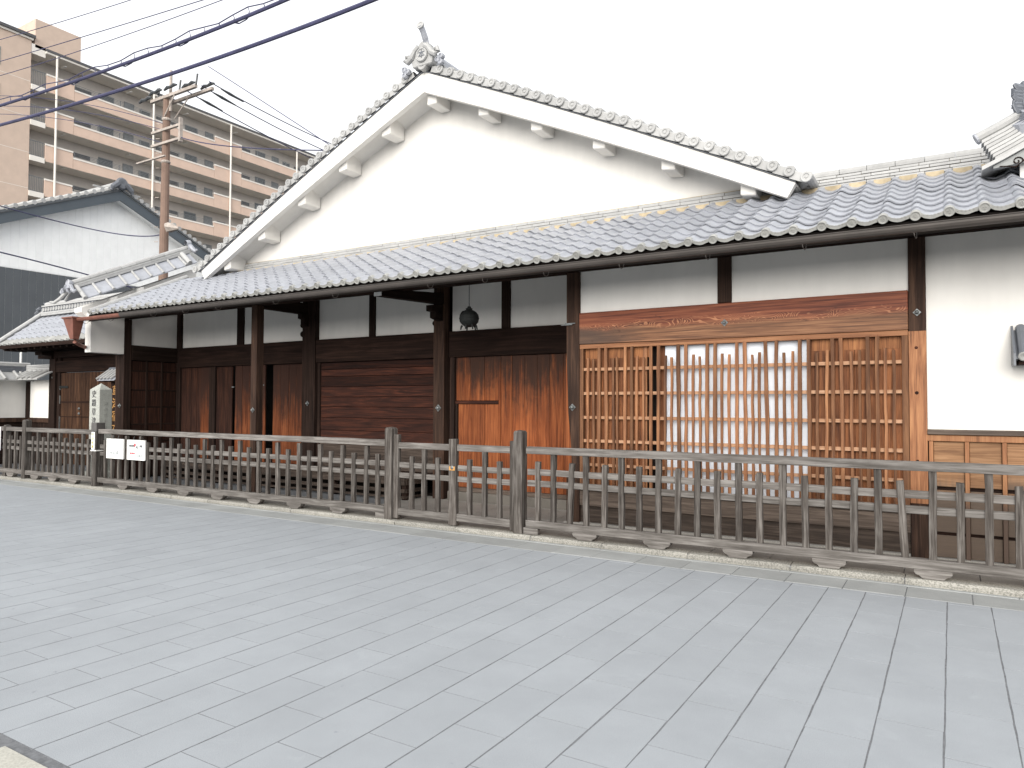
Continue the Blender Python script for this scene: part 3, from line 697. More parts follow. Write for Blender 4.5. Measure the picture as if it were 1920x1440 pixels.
# stacked flat tiles along the wall (left: 3 courses; right: ridge of 5 with cap)
def noshi(x0, x1, y0, zb, rows, hrow, mat, step=.0):
    for r_ in range(rows):
        x = x0-(rp.uniform(0, .3)); 
        while x < x1:
            L = .30 if rp.random() > .2 else .27
            a, b = max(x, x0), min(x+L, x1)
            if b-a > .03:
                z = zb+r_*hrow+rp.uniform(-.002, .002)
                MB().box(a+.002, b-.002, y0+step*r_+rp.uniform(-.004, .004), y0+.20, z, z+hrow-.007).build('flashing_tile', mat, PR, .003)
            x += L
noshi(-13.3, -1.62, 9.43, 4.262, 3, .048, TILE_L, .012)
noshi(-1.43, 2.4, 9.43, 4.262, 4, .038, TILE_L, .006)
box('flashing_bed', CLAY, PR, -13.3, 2.4, 9.47, 9.66, 4.22, 4.41)
x = -1.43
while x < 2.3:
    MB().prism([(9.455, 4.412), (9.45, 4.445), (9.45, 4.475), (9.52, 4.495), (9.60, 4.49), (9.66, 4.46), (9.67, 4.42)], 'X', x+.002, x+.298).build('ridge_cap', TILE_L, PR, .003); x += .3
# gutter, hopper, hooks
GT = empty('gutter', (-6, 7.36, 3.2), H)
def gut(name, x0, x1, mat):
    mb = MB(); n = 9; pr = [(7.36+.046*math.cos(math.pi+math.pi*k/(n-1)), 3.228+.066*math.sin(math.pi+math.pi*k/(n-1))) for k in range(n)]
    pi_ = [(7.36+.043*math.cos(math.pi+math.pi*k/(n-1)), 3.228+.062*math.sin(math.pi+math.pi*k/(n-1))) for k in range(n)][::-1]
    return mb.prism(pr+pi_, 'X', x0, x1).build(name, mat, GT)
gut('copper_trough', -14.2, -12.75, COPPER); gut('trough', -12.75, 2.5, GUTTER)
MB().tube([(-12.75, 7.312, 3.228), (2.5, 7.312, 3.228)], .006, 6).build('gutter_bead', GUTTER, GT)
for x in (-11.5, -8.4, -5.3, -2.2, .9):
    mb = MB(); n = 7; pr = [(7.36+.0475*math.cos(math.pi+math.pi*k/(n-1)), 3.228+.0675*math.sin(math.pi+math.pi*k/(n-1))) for k in range(n)]
    mb.prism(pr, 'X', x, x+.06).build('gutter_joint', GUTTER, GT)
def frustum(mb, x0, x1, y0, y1, z0, X0, X1, Y0, Y1, z1):
    mb.add([(x0, y0, z0), (x1, y0, z0), (x1, y1, z0), (x0, y1, z0), (X0, Y0, z1), (X1, Y0, z1), (X1, Y1, z1), (X0, Y1, z1)],
        [(0, 3, 2, 1), (4, 5, 6, 7), (0, 1, 5, 4), (1, 2, 6, 5), (2, 3, 7, 6), (3, 0, 4, 7)])
mb = MB(); frustum(mb, -14.36, -14.24, 7.31, 7.42, 2.83, -14.50, -14.16, 7.25, 7.47, 3.22); frustum(mb, -14.52, -14.14, 7.23, 7.49, 3.22, -14.52, -14.14, 7.23, 7.49, 3.25)
mb.build('hopper', COPPER, GT, .004)
MB().tube([(-14.30, 7.365, 2.86), (-14.30, 7.37, 2.78), (-14.42, 7.52, 2.74), (-14.64, 7.80, 2.70), (-14.68, 8.3, 2.68)], .036, 10).build('outlet_pipe', COPPER, GT)
HK = MB().tube([(0, .055, .10), (0, .05, .02), (0, .02, -.035), (-.005, -.02, -.055), (-.015, -.05, -.035), (-.02, -.052, -.005), (-.018, -.035, .012)], .0035, 5).mesh('gutter_hook', GUTTER)
for x in (-13.95, -13.11, -11.80, -10.9, -10.04, -8.69, -7.45, -5.75, -4.90, -4.04, -3.09, -2.13, -1.19, -.25, .7): inst('gutter_hook', HK, GT, (x, 7.40, 3.165))
# side wing wall with its small tiled coping -----------------------------------------------
box('wing_wall', PLASTER, H, -14.59, -14.39, 7.715, 8.388, 2.612, 3.34, .004)
MB().prism([(7.50, 3.46), (9.96, 4.61), (9.96, 3.9), (8.39, 3.341), (7.715, 3.341), (7.715, 3.26), (7.62, 3.26), (7.50, 3.37)], 'X', -14.585, -14.33).build('wing_wall_top', PLASTER, H, .003)
CP = empty('wing_coping', (-14.4, 8.6, 4.2), H)
def cop(y, dx, dz): return (-14.52+dx, y, 3.615+(y-7.48)*.468+.265+dz)
for sgn in (1, -1):
    for k in range(9):
        y0 = 7.49+.262*k; y1 = y0+.258
        a = [cop(y0, sgn*.06, -.02), cop(y1, sgn*.06, -.02), cop(y1, sgn*.37, -.255), cop(y0, sgn*.37, -.255)]
        lo = [(q_[0], q_[1], q_[2]-.025) for q_ in a]
        MB().add(a+lo, [(0, 1, 2, 3), (7, 6, 5, 4), (0, 4, 5, 1), (1, 5, 6, 2), (2, 6, 7, 3), (3, 7, 4, 0)]).build('coping_tile', TILE, CP)
        MB().tube([cop(y0, sgn*.09, -.035), cop(y0, sgn*.385, -.252)], .026, 7).build('coping_rib', TILE_L, CP)
def ridge_course(dx0, dx1, z0, z1, mat, name='coping_course'):
    pts = []
    for y in (7.42, 9.92): pts += [cop(y, dx0, z0), cop(y, dx1, z0), cop(y, dx1, z1), cop(y, dx0, z1)]
    MB().add(pts, [(0, 1, 2, 3), (7, 6, 5, 4), (0, 4, 5, 1), (1, 5, 6, 2), (2, 6, 7, 3), (3, 7, 4, 0)]).build(name, mat, CP, .003)
ridge_course(-.11, .11, -.03, .015, TILE_L); ridge_course(-.095, .095, .018, .055, TILE_L)
for k in range(8):
    y0 = 7.42+.312*k; MB().tube([cop(y0, 0, .085), cop(y0+.306, 0, .088)], .058, 9).build('coping_cap', TILE_L, CP)
MB().prism([(8.0, 3.62), (8.0, 3.70), (8.12, 3.75), (8.12, 3.67)], 'X', -14.33, -14.20).build('rafter_end', WPAINT, CP)
MB().prism([(8.55, 3.88), (8.55, 3.97), (8.67, 4.02), (8.67, 3.93)], 'X', -14.33, -14.20).build('rafter_end', WPAINT, CP)
def finial(par, c, s, sgn):
    """curled ridge-end tile: disc, shoulders and drooping fins; sgn = -1 faces -Y, +1 faces +Y"""
    c = Vector(c); mb = MB()
    mb.lathe([(.06*s, -.05*s), (.075*s, 0), (.078*s, .05*s), (.06*s, .062*s), (.05*s, .05*s), (0, .05*s)], c+Vector((0, 0, .07*s)), (0, sgn, .15), 12)
    for sx in (-1, 1):
        pts = [c+Vector((sx*s*a, sgn*.03*s, b*s)) for a, b in ((.03, .03), (.10, -.02), (.17, -.09), (.25, -.13), (.30, -.10), (.29, -.06))]
        mb.tube(pts, [.05*s, .05*s, .042*s, .034*s, .026*s, .014*s], 6)
        mb.tube([c+Vector((sx*.07*s, sgn*.05*s, .0)), c+Vector((sx*.13*s, sgn*.09*s, -.06*s)), c+Vector((sx*.10*s, sgn*.07*s, -.13*s))], [.04*s, .035*s, .02*s], 6)
    mb.lathe([(.09*s, -.04*s), (.11*s, .0), (.08*s, .05*s), (.0, .07*s)], c+Vector((0, 0, -.04*s)), (0, sgn, 0), 8)
    return mb.build('ridge_end_tile', TILE, par)
finial(CP, cop(7.37, 0, .03), .9, -1); finial(CP, cop(9.86, 0, .12), 1.0, 1)
MB().tube([cop(9.66, .10, .0), cop(9.66, .40, -.23)], .055, 9).build('coping_rib', TILE_L, CP)
MB().tube([cop(7.46, .08, .0), cop(7.46, .40, -.25)], .040, 9).build('coping_rib', TILE_L, CP)
MB().tube([cop(7.42, -.06, .0), cop(7.32, -.26, -.17), cop(7.28, -.38, -.22), cop(7.24, -.46, -.19)], [.035, .035, .03, .02], 7).build('coping_rib', TILE_L, CP)
MB().tube([pent(.0, .03, -14.02), pent(2.25, .03, -14.02)], .05, 8).build('verge_roll', TILE_L, PR)
box('verge_bed', PLASTER2, PR, -14.36, -14.03, 7.6, 7.70, 3.24, 3.36)

# main gable ---------------------------------------------------------------------------------
AX = -7.17
def btop(d): return 6.95-.445*d-.006*d*d
def bbot(d): return 6.62-.425*d-.006*d*d
DE = 5.62
for sgn in (1, -1):
    n = 14; ds = [DE*i/n for i in range(n+1)]
    top = [(AX+sgn*d, btop(d)) for d in ds]; bot = [(AX+sgn*min(d, DE-.10), bbot(min(d, DE-.10))) for d in ds][::-1]
    MB().prism(top+bot, 'Y', 9.0, 9.10).build('barge_board', PLASTER, H, .004)
    t2 = [(AX+sgn*d, btop(d)+.016) for d in ds]; b2 = [(AX+sgn*d, btop(d)+.002) for d in ds][::-1]
    MB().prism(t2+b2, 'Y', 8.985, 9.12).build('verge_strip', TILE_D, H)
    # soffit with a plastered cove against the wall
    so = [(AX+sgn*d, bbot(d)+.17) for d in ds]; vs_ = []; m_ = 6
    for (x, z) in so:
        for k in range(m_+1):
            t = k/m_; vs_.append((x, 9.10+.42*t, z-.10*t*t))
    fs_ = [(i*(m_+1)+k, i*(m_+1)+k+1, (i+1)*(m_+1)+k+1, (i+1)*(m_+1)+k) for i in range(n) for k in range(m_)]
    MB().add(vs_, fs_).build('soffit', PLASTER, H, smooth=True)
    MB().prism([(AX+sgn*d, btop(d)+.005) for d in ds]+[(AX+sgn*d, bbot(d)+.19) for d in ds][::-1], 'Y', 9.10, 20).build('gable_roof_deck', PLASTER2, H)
wall_pts = [(AX+d, bbot(abs(d))+.10) for d in [-5.5+.5*i for i in range(23)]]
MB().prism([(AX-5.5, 4.25)]+wall_pts+[(AX+5.5, 4.25)], 'Y', 9.51, 9.60).build('gable_wall', PLASTER, H)
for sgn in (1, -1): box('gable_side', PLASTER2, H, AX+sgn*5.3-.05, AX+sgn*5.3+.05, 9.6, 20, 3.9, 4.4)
for x in (-12.15, -11.16, -10.08, -9.06, -8.07, -7.10, -6.10, -5.16, -4.16, -3.16, -2.13):
    d = abs(x-AX); zb = bbot(d)-.10+(.0 if d > .3 else -.04); hw = .095; tilt = 0 if d < .3 else (-1 if x > AX else 1)
    sl = .44*hw*tilt
    MB().prism([(x-hw, zb-sl*.3), (x+hw, zb+sl*.3), (x+hw, zb+.30+sl), (x-hw, zb+.30-sl)], 'Y', 9.115, 9.50).build('purlin_end', PLASTER, H, .012)
# verge tiles
def verge_mb(sgn, a):
    mb = MB(); ca, sa = math.cos(a), math.sin(a)
    def P(l, y, n): return (sgn*(l*ca+n*sa), y, -l*sa+n*ca)
    prof = [(-.02, .0), (-.022, .095), (.0, .112), (.05, .118), (.10, .10)]
    L = .212; rings = []
    for l, dn in ((0, .0), (L, .010)):
        rings += [P(l, y, n+dn) for y, n in prof]
    k = len(prof)
    mb.add(rings, [(i, i+1, k+i+1, k+i) for i in range(k-1)]+[(k+4, k+3, k+2, k+1, k+0)])
    ax = Vector((0, -1, 0)); c = Vector(P(L-.03, -.02, .074))
    mb.lathe([(.064, 0), (.064, .030), (.058, .034), (.038, .032), (.032, .022), (.021, .022), (.016, .030), (.0, .032)], c, ax, 18)
    b0 = Vector(P(L-.03, .0, .10)); b1 = Vector(P(L-.03, .45, .10)); mb.tube([b0, b1], .055, 10)
    return mb
for sgn in (1, -1):
    d = .16; MS = {}
    while d < DE-.05:
        a = math.atan(.445+.012*(d+.1)); key = round(a, 2)
        if key not in MS: MS[key] = verge_mb(sgn, key).mesh('verge_tile', TILE_L)
        inst('verge_tile', MS[key], H, (AX+sgn*d, 8.98, btop(d)+.014)); d += .2135*math.cos(a)
    MB().add([(AX+sgn*q_, y, btop(q_)+.11) for q_ in (0, DE) for y in (9.05, 20)], [(0, 1, 3, 2)]).build('gable_roof_covering', TILE, H)
for y in (9.06, 9.24): MB().lathe([(.068, -.3), (.068, .01), (.062, .016), (.040, .014), (.034, .008), (.0, .008)], (-1.46, y+.10, btop(5.68)+.10), (.45, -1, 0), 16).build('corner_tile', TILE_L, H)
# ridge and ornamental ridge-end tile
RZ = 7.02
for i, (hw, z0, z1) in enumerate(((.19, RZ, RZ+.045), (.165, RZ+.05, RZ+.09), (.15, RZ+.095, RZ+.135), (.135, RZ+.14, RZ+.18), (.12, RZ+.185, RZ+.225))):
    box('ridge_course', TILE, H, AX-hw, AX+hw, 9.02, 20, z0, z1, .004)
MB().tube([(AX, 9.0, RZ+.26), (AX, 20, RZ+.26)], .075, 10).build('ridge_barrel', TILE, H)
OX = AX+.05
OG = empty('ridge_ornament', (OX, 8.9, 7.1), H)
MB().prism([(OX-.19, 6.99), (OX-.22, 7.10), (OX-.14, 7.22), (OX-.10, 7.32), (OX-.03, 7.385), (OX+.05, 7.39), (OX+.12, 7.33), (OX+.15, 7.22), (OX+.22, 7.12), (OX+.19, 6.99)], 'Y', 8.88, 9.03).build('plaque', TILE_L, OG, .012)
MB().lathe([(.105, 0), (.115, .02), (.105, .045), (.090, .045), (.085, .030), (.0, .030)], (OX+.01, 8.885, 7.155), (0, -1, 0), 20).build('crest', TILE_L, OG)
text('crest_mark', '本', .135, TILE_D, OG, (OX+.01, 8.852, 7.155), '-Y', .006)
for sgn in (1, -1):
    pts = [(OX+sgn*a, 8.87, z) for a, z in ((.06, 7.30), (.14, 7.24), (.20, 7.15), (.28, 7.10), (.33, 7.14), (.31, 7.20), (.26, 7.19), (.265, 7.155))]
    MB().tube(pts, [.045, .045, .05, .048, .042, .036, .028, .02], 8).build('scroll', TILE_L, OG)
    for j, (a, z) in enumerate(((.30, 7.02), (.37, 7.06), (.36, 6.97))):
        c = (OX+sgn*a, 8.90, z-.05*(sgn < 0)); MB().lathe([(.045, -.04), (.05, 0), (.042, .03), (.026, .034), (.018, .02), (.0, .024)], c, (0, -1, 0), 9).build('rosette', TILE, OG)
MB().lathe([(.085, -.1), (.085, .012), (.078, .02), (.050, .018), (.040, .010), (.022, .01), (.016, .018), (0, .02)], (OX-.01, 8.905, 7.015), (0, -1, 0), 20).build('ridge_front_disc', TILE_L, OG)
tb = [(OX+.06, 8.93, 7.31), (OX+.06, 8.89, 7.41), (OX+.06, 8.83, 7.50), (OX+.055, 8.77, 7.575)]
MB().tube(tb, [.056, .050, .046, .050], 12).build('horn_tile', TILE, OG)
MB().lathe([(.055, -.02), (.066, 0), (.066, .016), (.058, .020), (.042, .018), (.036, .010), (0, .010)], tb[-1], (.05, -1, .25), 18).build('horn_disc', TILE_L, OG)

# hanging lantern --------------------------------------------------------------------------
LN = thing('hanging_lantern', (-5.86, 8.40, 2.70), 'round black iron lantern with small feet hanging on a chain under the eave', 'lantern')
LC = Vector((-5.86, 8.42, 2.835)); prof = [(.001, -.128)]+[(.142*math.cos(R(a)), .128*math.sin(R(a))) for a in range(-75, 76, 15)]+[(.03, .128)]
MB().lathe(prof, LC, (0, 0, 1), 24).build('body', IRON, LN, smooth=True)
MB().lathe([(.034, .12), (.05, .13), (.05, .142), (.028, .15), (.024, .17), (.0, .175)], LC, (0, 0, 1), 14).build('cap', IRON, LN)
for a in (20, 75, 140, 210, 280, 330):
    c = LC+Vector((.10*math.cos(R(a)), .10*math.sin(R(a)), -.10)); MB().tube([c, c+Vector((.012*math.cos(R(a)), .012*math.sin(R(a)), -.025)), c+Vector((.02*math.cos(R(a)), .02*math.sin(R(a)), -.062))], [.016, .012, .009], 6).build('foot', IRON, LN)
for z in (-.05, .0, .05): MB().lathe([(.142*math.cos(math.asin(z/.128))+.001, z-.004), (.142*math.cos(math.asin(z/.128))+.005, z), (.142*math.cos(math.asin(z/.128))+.001, z+.004)], LC, (0, 0, 1), 24).build('band', IRON, LN)
MB().lathe([(.040, 0), (.043, .006), (.034, .008), (0, .003)], LC+Vector((-.068, -.084, .070)), (-.52, -.66, .54), 12).build('opening', VOID_SHADE, LN)
lk = MB()
for k in range(14):
    z = 3.01+.026*k; a = (k % 2)*math.pi/2
    lk.tube([LC+Vector((.006*math.cos(a)*math.cos(t), .006*math.sin(a)*math.cos(t), z-2.835+.017*math.sin(t))) for t in [2*math.pi*j/6 for j in range(7)]], .0032, 4)
lk.build('chain', IRON, LN)

# ------------------------------------------------------------------ notices on the fence
def notice(x0, x1, z0, z1, label, kind):
    t = thing('notice_board', ((x0+x1)/2, FY-.01, z0), label, 'notice', 'white notices on the fence')
    y = FY-.028
    box('panel', SHEET, t, x0, x1, y, y+.02, z0, z1, .003)
    MB().box(x0-.006, x1+.006, y-.004, y+.022, z0-.008, z0).box(x0-.006, x1+.006, y-.004, y+.022, z1, z1+.008).box(x0-.008, x0, y-.004, y+.022, z0, z1).box(x1, x1+.008, y-.004, y+.022, z0, z1).build('frame', WPAINT, t)
    for x in ((x0+x1)/2-.08, (x0+x1)/2+.09): MB().tube([(x, y, z1+.005), (x, FY-.012, z1+.07)], .003, 5).build('wire', STEEL, t)
    w_ = x1-x0; h = z1-z0
    def bar(a, b, c, d, mat, name='print'): box(name, mat, t, x0+w_*a, x0+w_*b, y-.0015, y, z0+h*c, z0+h*d)
    if kind == 0:
        for k in range(7): bar(.30+.06*k, .345+.06*k, .84, .885, INKG)
        for r_, (a, b) in enumerate(((.20, .62), (.20, .86), (.20, .74))):
            z = .73-.075*r_
            n = int((b-a)/.04)
            for k in range(n): bar(a+.04*k, a+.04*k+.03, z, z+.028, INKG)
        bar(.15, .165, .55, .78, INKG)
        for k, (xx, hh) in enumerate(((.27, .16), (.45, .14), (.64, .18))):
            bar(xx-.05, xx+.05, .22, .22+hh*.6, INKG); bar(xx-.03, xx+.03, .23+hh*.6, .23+hh, INK if k == 2 else INKG)
        bar(.55, .58, .43, .47, INK)
        for k in range(12): bar(.2+.05*k, .235+.05*k, .10, .125, INKG)
    else:
        for k, xx in enumerate((.11, .18, .25, .32, .39)): bar(xx, xx+.055, .655, .77, INK)
        for k in range(4):
            xx = .125+.07*k; bar(xx, xx+.02, .68, .70, SHEET, 'stroke'); bar(xx, xx+.02, .72, .74, SHEET, 'stroke')
        MB().lathe([(.028, 0), (.030, .002), (.0, .003)], (x0+w_*.44, y-.001, z0+h*.77), (0, -1, 0), 10).build('print', RED, t)
        bar(.385, .50, .74, .80, RED)
        text('numeral', '4', .11, INK, t, (x0+w_*.56, y-.003, z0+h*.655), '-Y', .001)
        bar(.66, .68, .66, .76, INK); bar(.72, .78, .65, .77, INK); bar(.80, .87, .65, .77, INK)
        bar(.10, .88, .605, .615, INK); bar(.53, .62, .54, .575, INK)
        for k in range(3): bar(.16+.10*k, .245+.10*k, .27, .37, RED)
        bar(.56, .575, .30, .40, INKG); bar(.80, .81, .32, .52, INKG); bar(.56, .88, .33, .342, INKG)
        for k in range(3): bar(.60+.09*k, .66+.09*k, .14, .28, INKG)
    return t
notice(-13.26, -12.735, .612, .955, 'white notice with grey print and little figures, hung nearest the metal-capped post', 0)
notice(-12.605, -12.08, .612, .950, 'white notice with bold black heading and red block, hung right of the grey-printed notice', 1)
ns = thing('notice_board', (-17.6, FY-.01, .62), 'blank white board on the fence cut off by the left edge', 'notice', 'white notices on the fence')
box('panel', SHEET, ns, -17.95, -17.325, FY-.028, FY-.008, .60, 1.10, .003)

# ------------------------------------------------------------------ stone monument
MN = thing('stone_monument', (-15.1, 8.33, .06), 'square grey stone pillar with pointed top and carved black characters', 'monument')
mb = MB(); x0, x1, y0, y1 = -15.295, -14.915, 8.20, 8.47
mb.add([(x0, y0, .06), (x1, y0, .06), (x1, y1, .06), (x0, y1, .06), (x0+.005, y0+.005, 1.895), (x1-.005, y0+.005, 1.895), (x1-.005, y1-.005, 1.895), (x0+.005, y1-.005, 1.895), ((x0+x1)/2, (y0+y1)/2, 2.03)],
    [(0, 1, 5, 4), (1, 2, 6, 5), (2, 3, 7, 6), (3, 0, 4, 7), (4, 5, 8), (5, 6, 8), (6, 7, 8), (7, 4, 8)])
mb.build('shaft', MONU, MN, .006)
box('plinth', MONU, MN, x0-.1, x1+.1, y0-.1, y1+.1, .055, .20, .01)
for i, ch in enumerate('史蹟草津宿本陣'): text('character', ch, .165, INK, MN, ((x0+x1)/2-.01, y0-.000, 1.79-.185*i), '-Y', .003)
for i, ch in enumerate('国指定史跡'): text('character', ch, .075, MONU, MN, (x1+.000, y0+.13, 1.60-.12*i), '+X', .002)

# signboard with little tiled roof, behind the monument
SB = thing('sign_board', (-15.62, 8.95, .06), 'upright wooden sign with gilded letters and a little tiled roof, behind the stone pillar', 'sign')
box('board', DARK_Z, SB, -15.80, -15.44, 8.93, 8.98, .55, 2.10, .004); box('post', DARK_Z, SB, -15.66, -15.57, 8.98, 9.06, .055, 2.14)
for i, ch in enumerate('草津宿本陣'): text('letter', ch, .26, GOLD, SB, (-15.60, 8.926, 1.86-.27*i), '-Y', .005)
for k in range(5):
    x = -15.98+.135*k; MB().add([(x, 8.72, 2.10), (x+.131, 8.72, 2.10), (x+.131, 9.0, 2.34), (x, 9.0, 2.34), (x, 8.72, 2.11), (x+.131, 8.72, 2.11), (x+.131, 9.0, 2.32), (x, 9.0, 2.32)], [(0, 1, 2, 3), (7, 6, 5, 4), (0, 4, 5, 1), (1, 5, 6, 2), (3, 7, 4, 0)]).build('hood_tile', TILE, SB)
    MB().tube([(x, 8.71, 2.142), (x, 9.0, 2.36)], .022, 7).build('hood_rib', TILE_L, SB)
MB().tube([(-16.0, 9.02, 2.37), (-15.30, 9.02, 2.37)], .04, 8).build('hood_ridge', TILE_D, SB)
box('hood_board', DARK_X, SB, -15.95, -15.32, 8.75, 9.05, 2.08, 2.11)

# ------------------------------------------------------------------ roofed gate on the left
G = thing('roofed_gate', (-17.8, 9.5, .06), 'small tile-roofed timber gate with brown plank doors at the left end', 'gate')
box('post', DARK_Z, G, -19.37, -19.09, 9.38, 9.66, .06, 2.86, .008)
MB().lathe([(.02, 0), (.024, .01), (0, .012)], (-19.2, 9.379, 2.25), (0, -1, 0), 8).build('nail_cover', STEEL, G)
box('post', DARK_Z, G, -16.50, -16.22, 9.38, 9.66, .06, 2.86, .008)
box('door_post', DARK_Z, G, -19.085, -18.96, 9.44, 9.60, .06, 2.74, .006)
gd = empty('plank_door', (-17.7, 9.45, .1), G)
planks(gd, 'plank', GATEW, [-18.90, -18.62, -18.34, -18.06, -17.78, -17.50, -17.22, -16.94, -16.66, -16.50], 9.44, 9.49, .12, 2.36)
box('door_bar', DARK_X, gd, -18.90, -16.5, 9.425, 9.445, 1.62, 1.66); box('door_bar', DARK_X, gd, -18.90, -16.5, 9.425, 9.445, 1.27, 1.29)
for z in (1.62, 1.50): MB().lathe([(.03, 0), (.034, .01), (.02, .03), (.0, .035)], (-18.02, 9.43, z-.14), (0, -1, 0), 10).build('stud', STEEL, gd)
for z0, z1 in ((1.94, 2.02), (1.60, 1.80), (.95, 1.28)): box('hinge_strip', STEEL, gd, -18.945, -18.915, 9.425, 9.445, z0, z1)
box('hinge', IRON, gd, -18.96, -18.55, 9.420, 9.438, 1.98, 2.04)
box('head_beam', DARK_X, G, -19.09, -16.2, 9.40, 9.60, 2.38, 2.66, .006); box('tie_beam', DARK_X, G, -19.9, -16.2, 9.36, 9.64, 2.74, 2.90, .006)
for i, (a, z0, z1) in enumerate(((.0, 2.72, 2.80), (.22, 2.80, 2.88), (.44, 2.88, 2.96), (.66, 2.96, 3.04))): box('corbel', DARK_Y, G, -19.45, -19.12, 9.30-a, 9.5, z0, z1-.004, .006)
for x in (-19.9, -17.85, -16.3): box('corbel_arm', DARK_Y, G, x, x+.14, 8.55, 10.3, 2.905, 3.02, .006)
box('gate_transom', DARK_X, G, -19.4, -16.2, 9.50, 9.56, 2.62, 3.7)
GR = empty('gate_roof', (-17.9, 9.4, 3.4), G)
GTA = math.atan(.80); gC, gS = math.cos(GTA), math.sin(GTA)
def gpt(s, n, x): return (x, 8.36+s*gC-n*gS, 3.0+s*gS+n*gC)
def gtile():
    mb = MB(); P4 = [(-.045, -.01), (-.02, .02), (.01, .026), (.04, .008), (.09, -.02), (.15, -.02), (.20, -.004)]; n = len(P4)
    t0 = [gpt(0, z+.022, u) for u, z in P4]; t1 = [gpt(.25, z, u) for u, z in P4]; b0 = [gpt(.0, z+.004, u) for u, z in P4]
    return mb.add(t0+t1+b0, [(i, i+1, n+i+1, n+i) for i in range(n-1)]+[(2*n+i, 2*n+i+1, i+1, i) for i in range(n-1)])
gb = Vector(gpt(0, 0, 0)); GTM = gtile().mesh('roof_tile', TILE, gb)
gem = gtile(); gem.lathe([(.042, -.03), (.042, .01), (.034, .014), (.03, .008), (0, .008)], gpt(0, .008, 0), (0, -gC, -gS), 12); GEM = gem.mesh('eave_tile', TILE_E, gb)
for k in range(16):
    for r_ in range(6):
        x = -19.55+.236*k-.02*r_*0
        if x > -19.62: inst('eave_tile' if r_ == 0 else 'roof_tile', GEM if r_ == 0 else GTM, GR, Vector(gpt(.205*r_, 0, x))+Vector((0, 0, rp.uniform(-.003, .003))))
MB().prism([(8.34, 2.97), (9.42, 2.97+1.08*.80), (10.5, 2.97), (10.5, 2.90), (9.42, 2.88+1.08*.78), (8.34, 2.90)], 'X', -19.68, -15.7).build('roof_deck', DARK_X, GR)
MB().tube([(-19.68, 8.30, 3.03), (-19.66, 9.36, 3.90)], .055, 9).build('verge_roll', TILE_L, GR)
for k in range(14): box('rafter', DARK_Y, GR, -19.5+.28*k, -19.43+.28*k, 8.42, 8.9, 2.86, 2.93)
for i, (hw, z0, z1) in enumerate(((.16, 3.80, 3.85), (.145, 3.855, 3.895), (.12, 3.90, 4.02), (.15, 4.025, 4.06))): box('ridge_course', TILE_L if i != 2 else TILE_D, GR, -19.55, -15.8, 9.40-hw, 9.40+hw, z0, z1, .004)
for k in range(30):   # fret pattern of pierced ridge tiles
    x = -19.5+.125*k; MB().lathe([(.052, 0), (.054, .012), (.040, .014), (.036, .004), (.0, .004)], (x, 9.278, 3.96), (0, -1, 0), 8).build('fret_tile', TILE_L, GR)
MB().tube([(-19.58, 9.40, 4.10), (-15.8, 9.40, 4.10)], .065, 9).build('ridge_barrel', TILE_L, GR)
mb = MB(); mb.tube([(-19.62, 9.40, 4.13), (-19.70, 9.40, 3.98), (-19.72, 9.38, 3.84)], [.07, .085, .06], 8)
for s_ in (1, .8, .55): mb.tube([(-19.70-.10*(1.2-s_)*3, 9.34, 4.02-.30*(1-s_)*1.2), (-19.82-.16*(1.2-s_)*2, 9.30, 3.97-.34*(1-s_)*1.2)], [.05, .03], 6)
mb.build('ridge_end_tile', TILE_D, GR)

# plaster garden wall with tiled coping, left of the gate
PW = thing('plaster_wall', (-20.3, 9.2, .06), 'low white plaster garden wall with tiled coping turning a corner beside the gate', 'wall')
box('plaster_panel', PLASTER, PW, -20.36, -19.375, 9.42, 9.50, 1.235, 2.20); box('plaster_panel', PLASTER2, PW, -20.66, -20.56, 4.9, 9.40, 1.235, 2.22)
box('post', DARK_Z, PW, -20.60, -20.37, 9.41, 9.55, .06, 2.24, .006)
box('bottom_rail', POSTW, PW, -20.37, -19.375, 9.38, 9.52, 1.12, 1.232, .005); box('bottom_rail', POSTW, PW, -20.68, -20.53, 4.9, 9.40, 1.12, 1.232, .005)
planks(PW, 'board', DARK_Z, [-20.37, -20.12, -19.87, -19.62, -19.375], 9.42, 9.46, .06, 1.118)
box('base_board', DARK_Y, PW, -20.66, -20.58, 4.9, 9.40, .06, 1.118)
for k in range(5):
    x = -20.42+.245*k; MB().prism([(9.02, 2.22), (9.40, 2.42), (9.40, 2.39), (9.02, 2.19)], 'X', x, x+.24).build('coping_tile', TILE_L, PW)
    MB().tube([(x, 9.0, 2.232), (x, 9.42, 2.452)], .034, 7).build('coping_rib', TILE_L, PW)
for k in range(14):
    y = 9.42-.33*k; MB().prism([(-20.18, 2.20), (-20.52, 2.40), (-20.52, 2.37), (-20.18, 2.17)], 'Y', y-.325, y).build('coping_tile', TILE_L, PW)
    MB().tube([(-20.16, y, 2.215), (-20.54, y, 2.435)], .034, 7).build('coping_rib', TILE_L, PW)
for i in range(4):
    z = 2.43+i*.042
    box('coping_course', TILE_L, PW, -20.56, -19.375, 9.37+.006*i, 9.60, z, z+.036, .003); box('coping_course', TILE_D if i < 3 else TILE_L, PW, -20.70, -20.50-.006*i, 4.9, 9.36, z, z+.036, .003)
MB().tube([(-20.6, 4.9, 2.62), (-20.6, 9.5, 2.62)], .04, 8).build('coping_cap', TILE_L, PW)
pp = tag(MB().tube([(-21.3, 9.6, 1.5), (-21.3, 9.6, 2.95), (-21.27, 9.63, 3.05), (-21.18, 9.70, 3.09), (-20.2, 10.4, 3.09)], .028, 8).build('bent_pipe', WPAINT), 'white bent pipe standing behind the plaster garden wall', 'pipe')

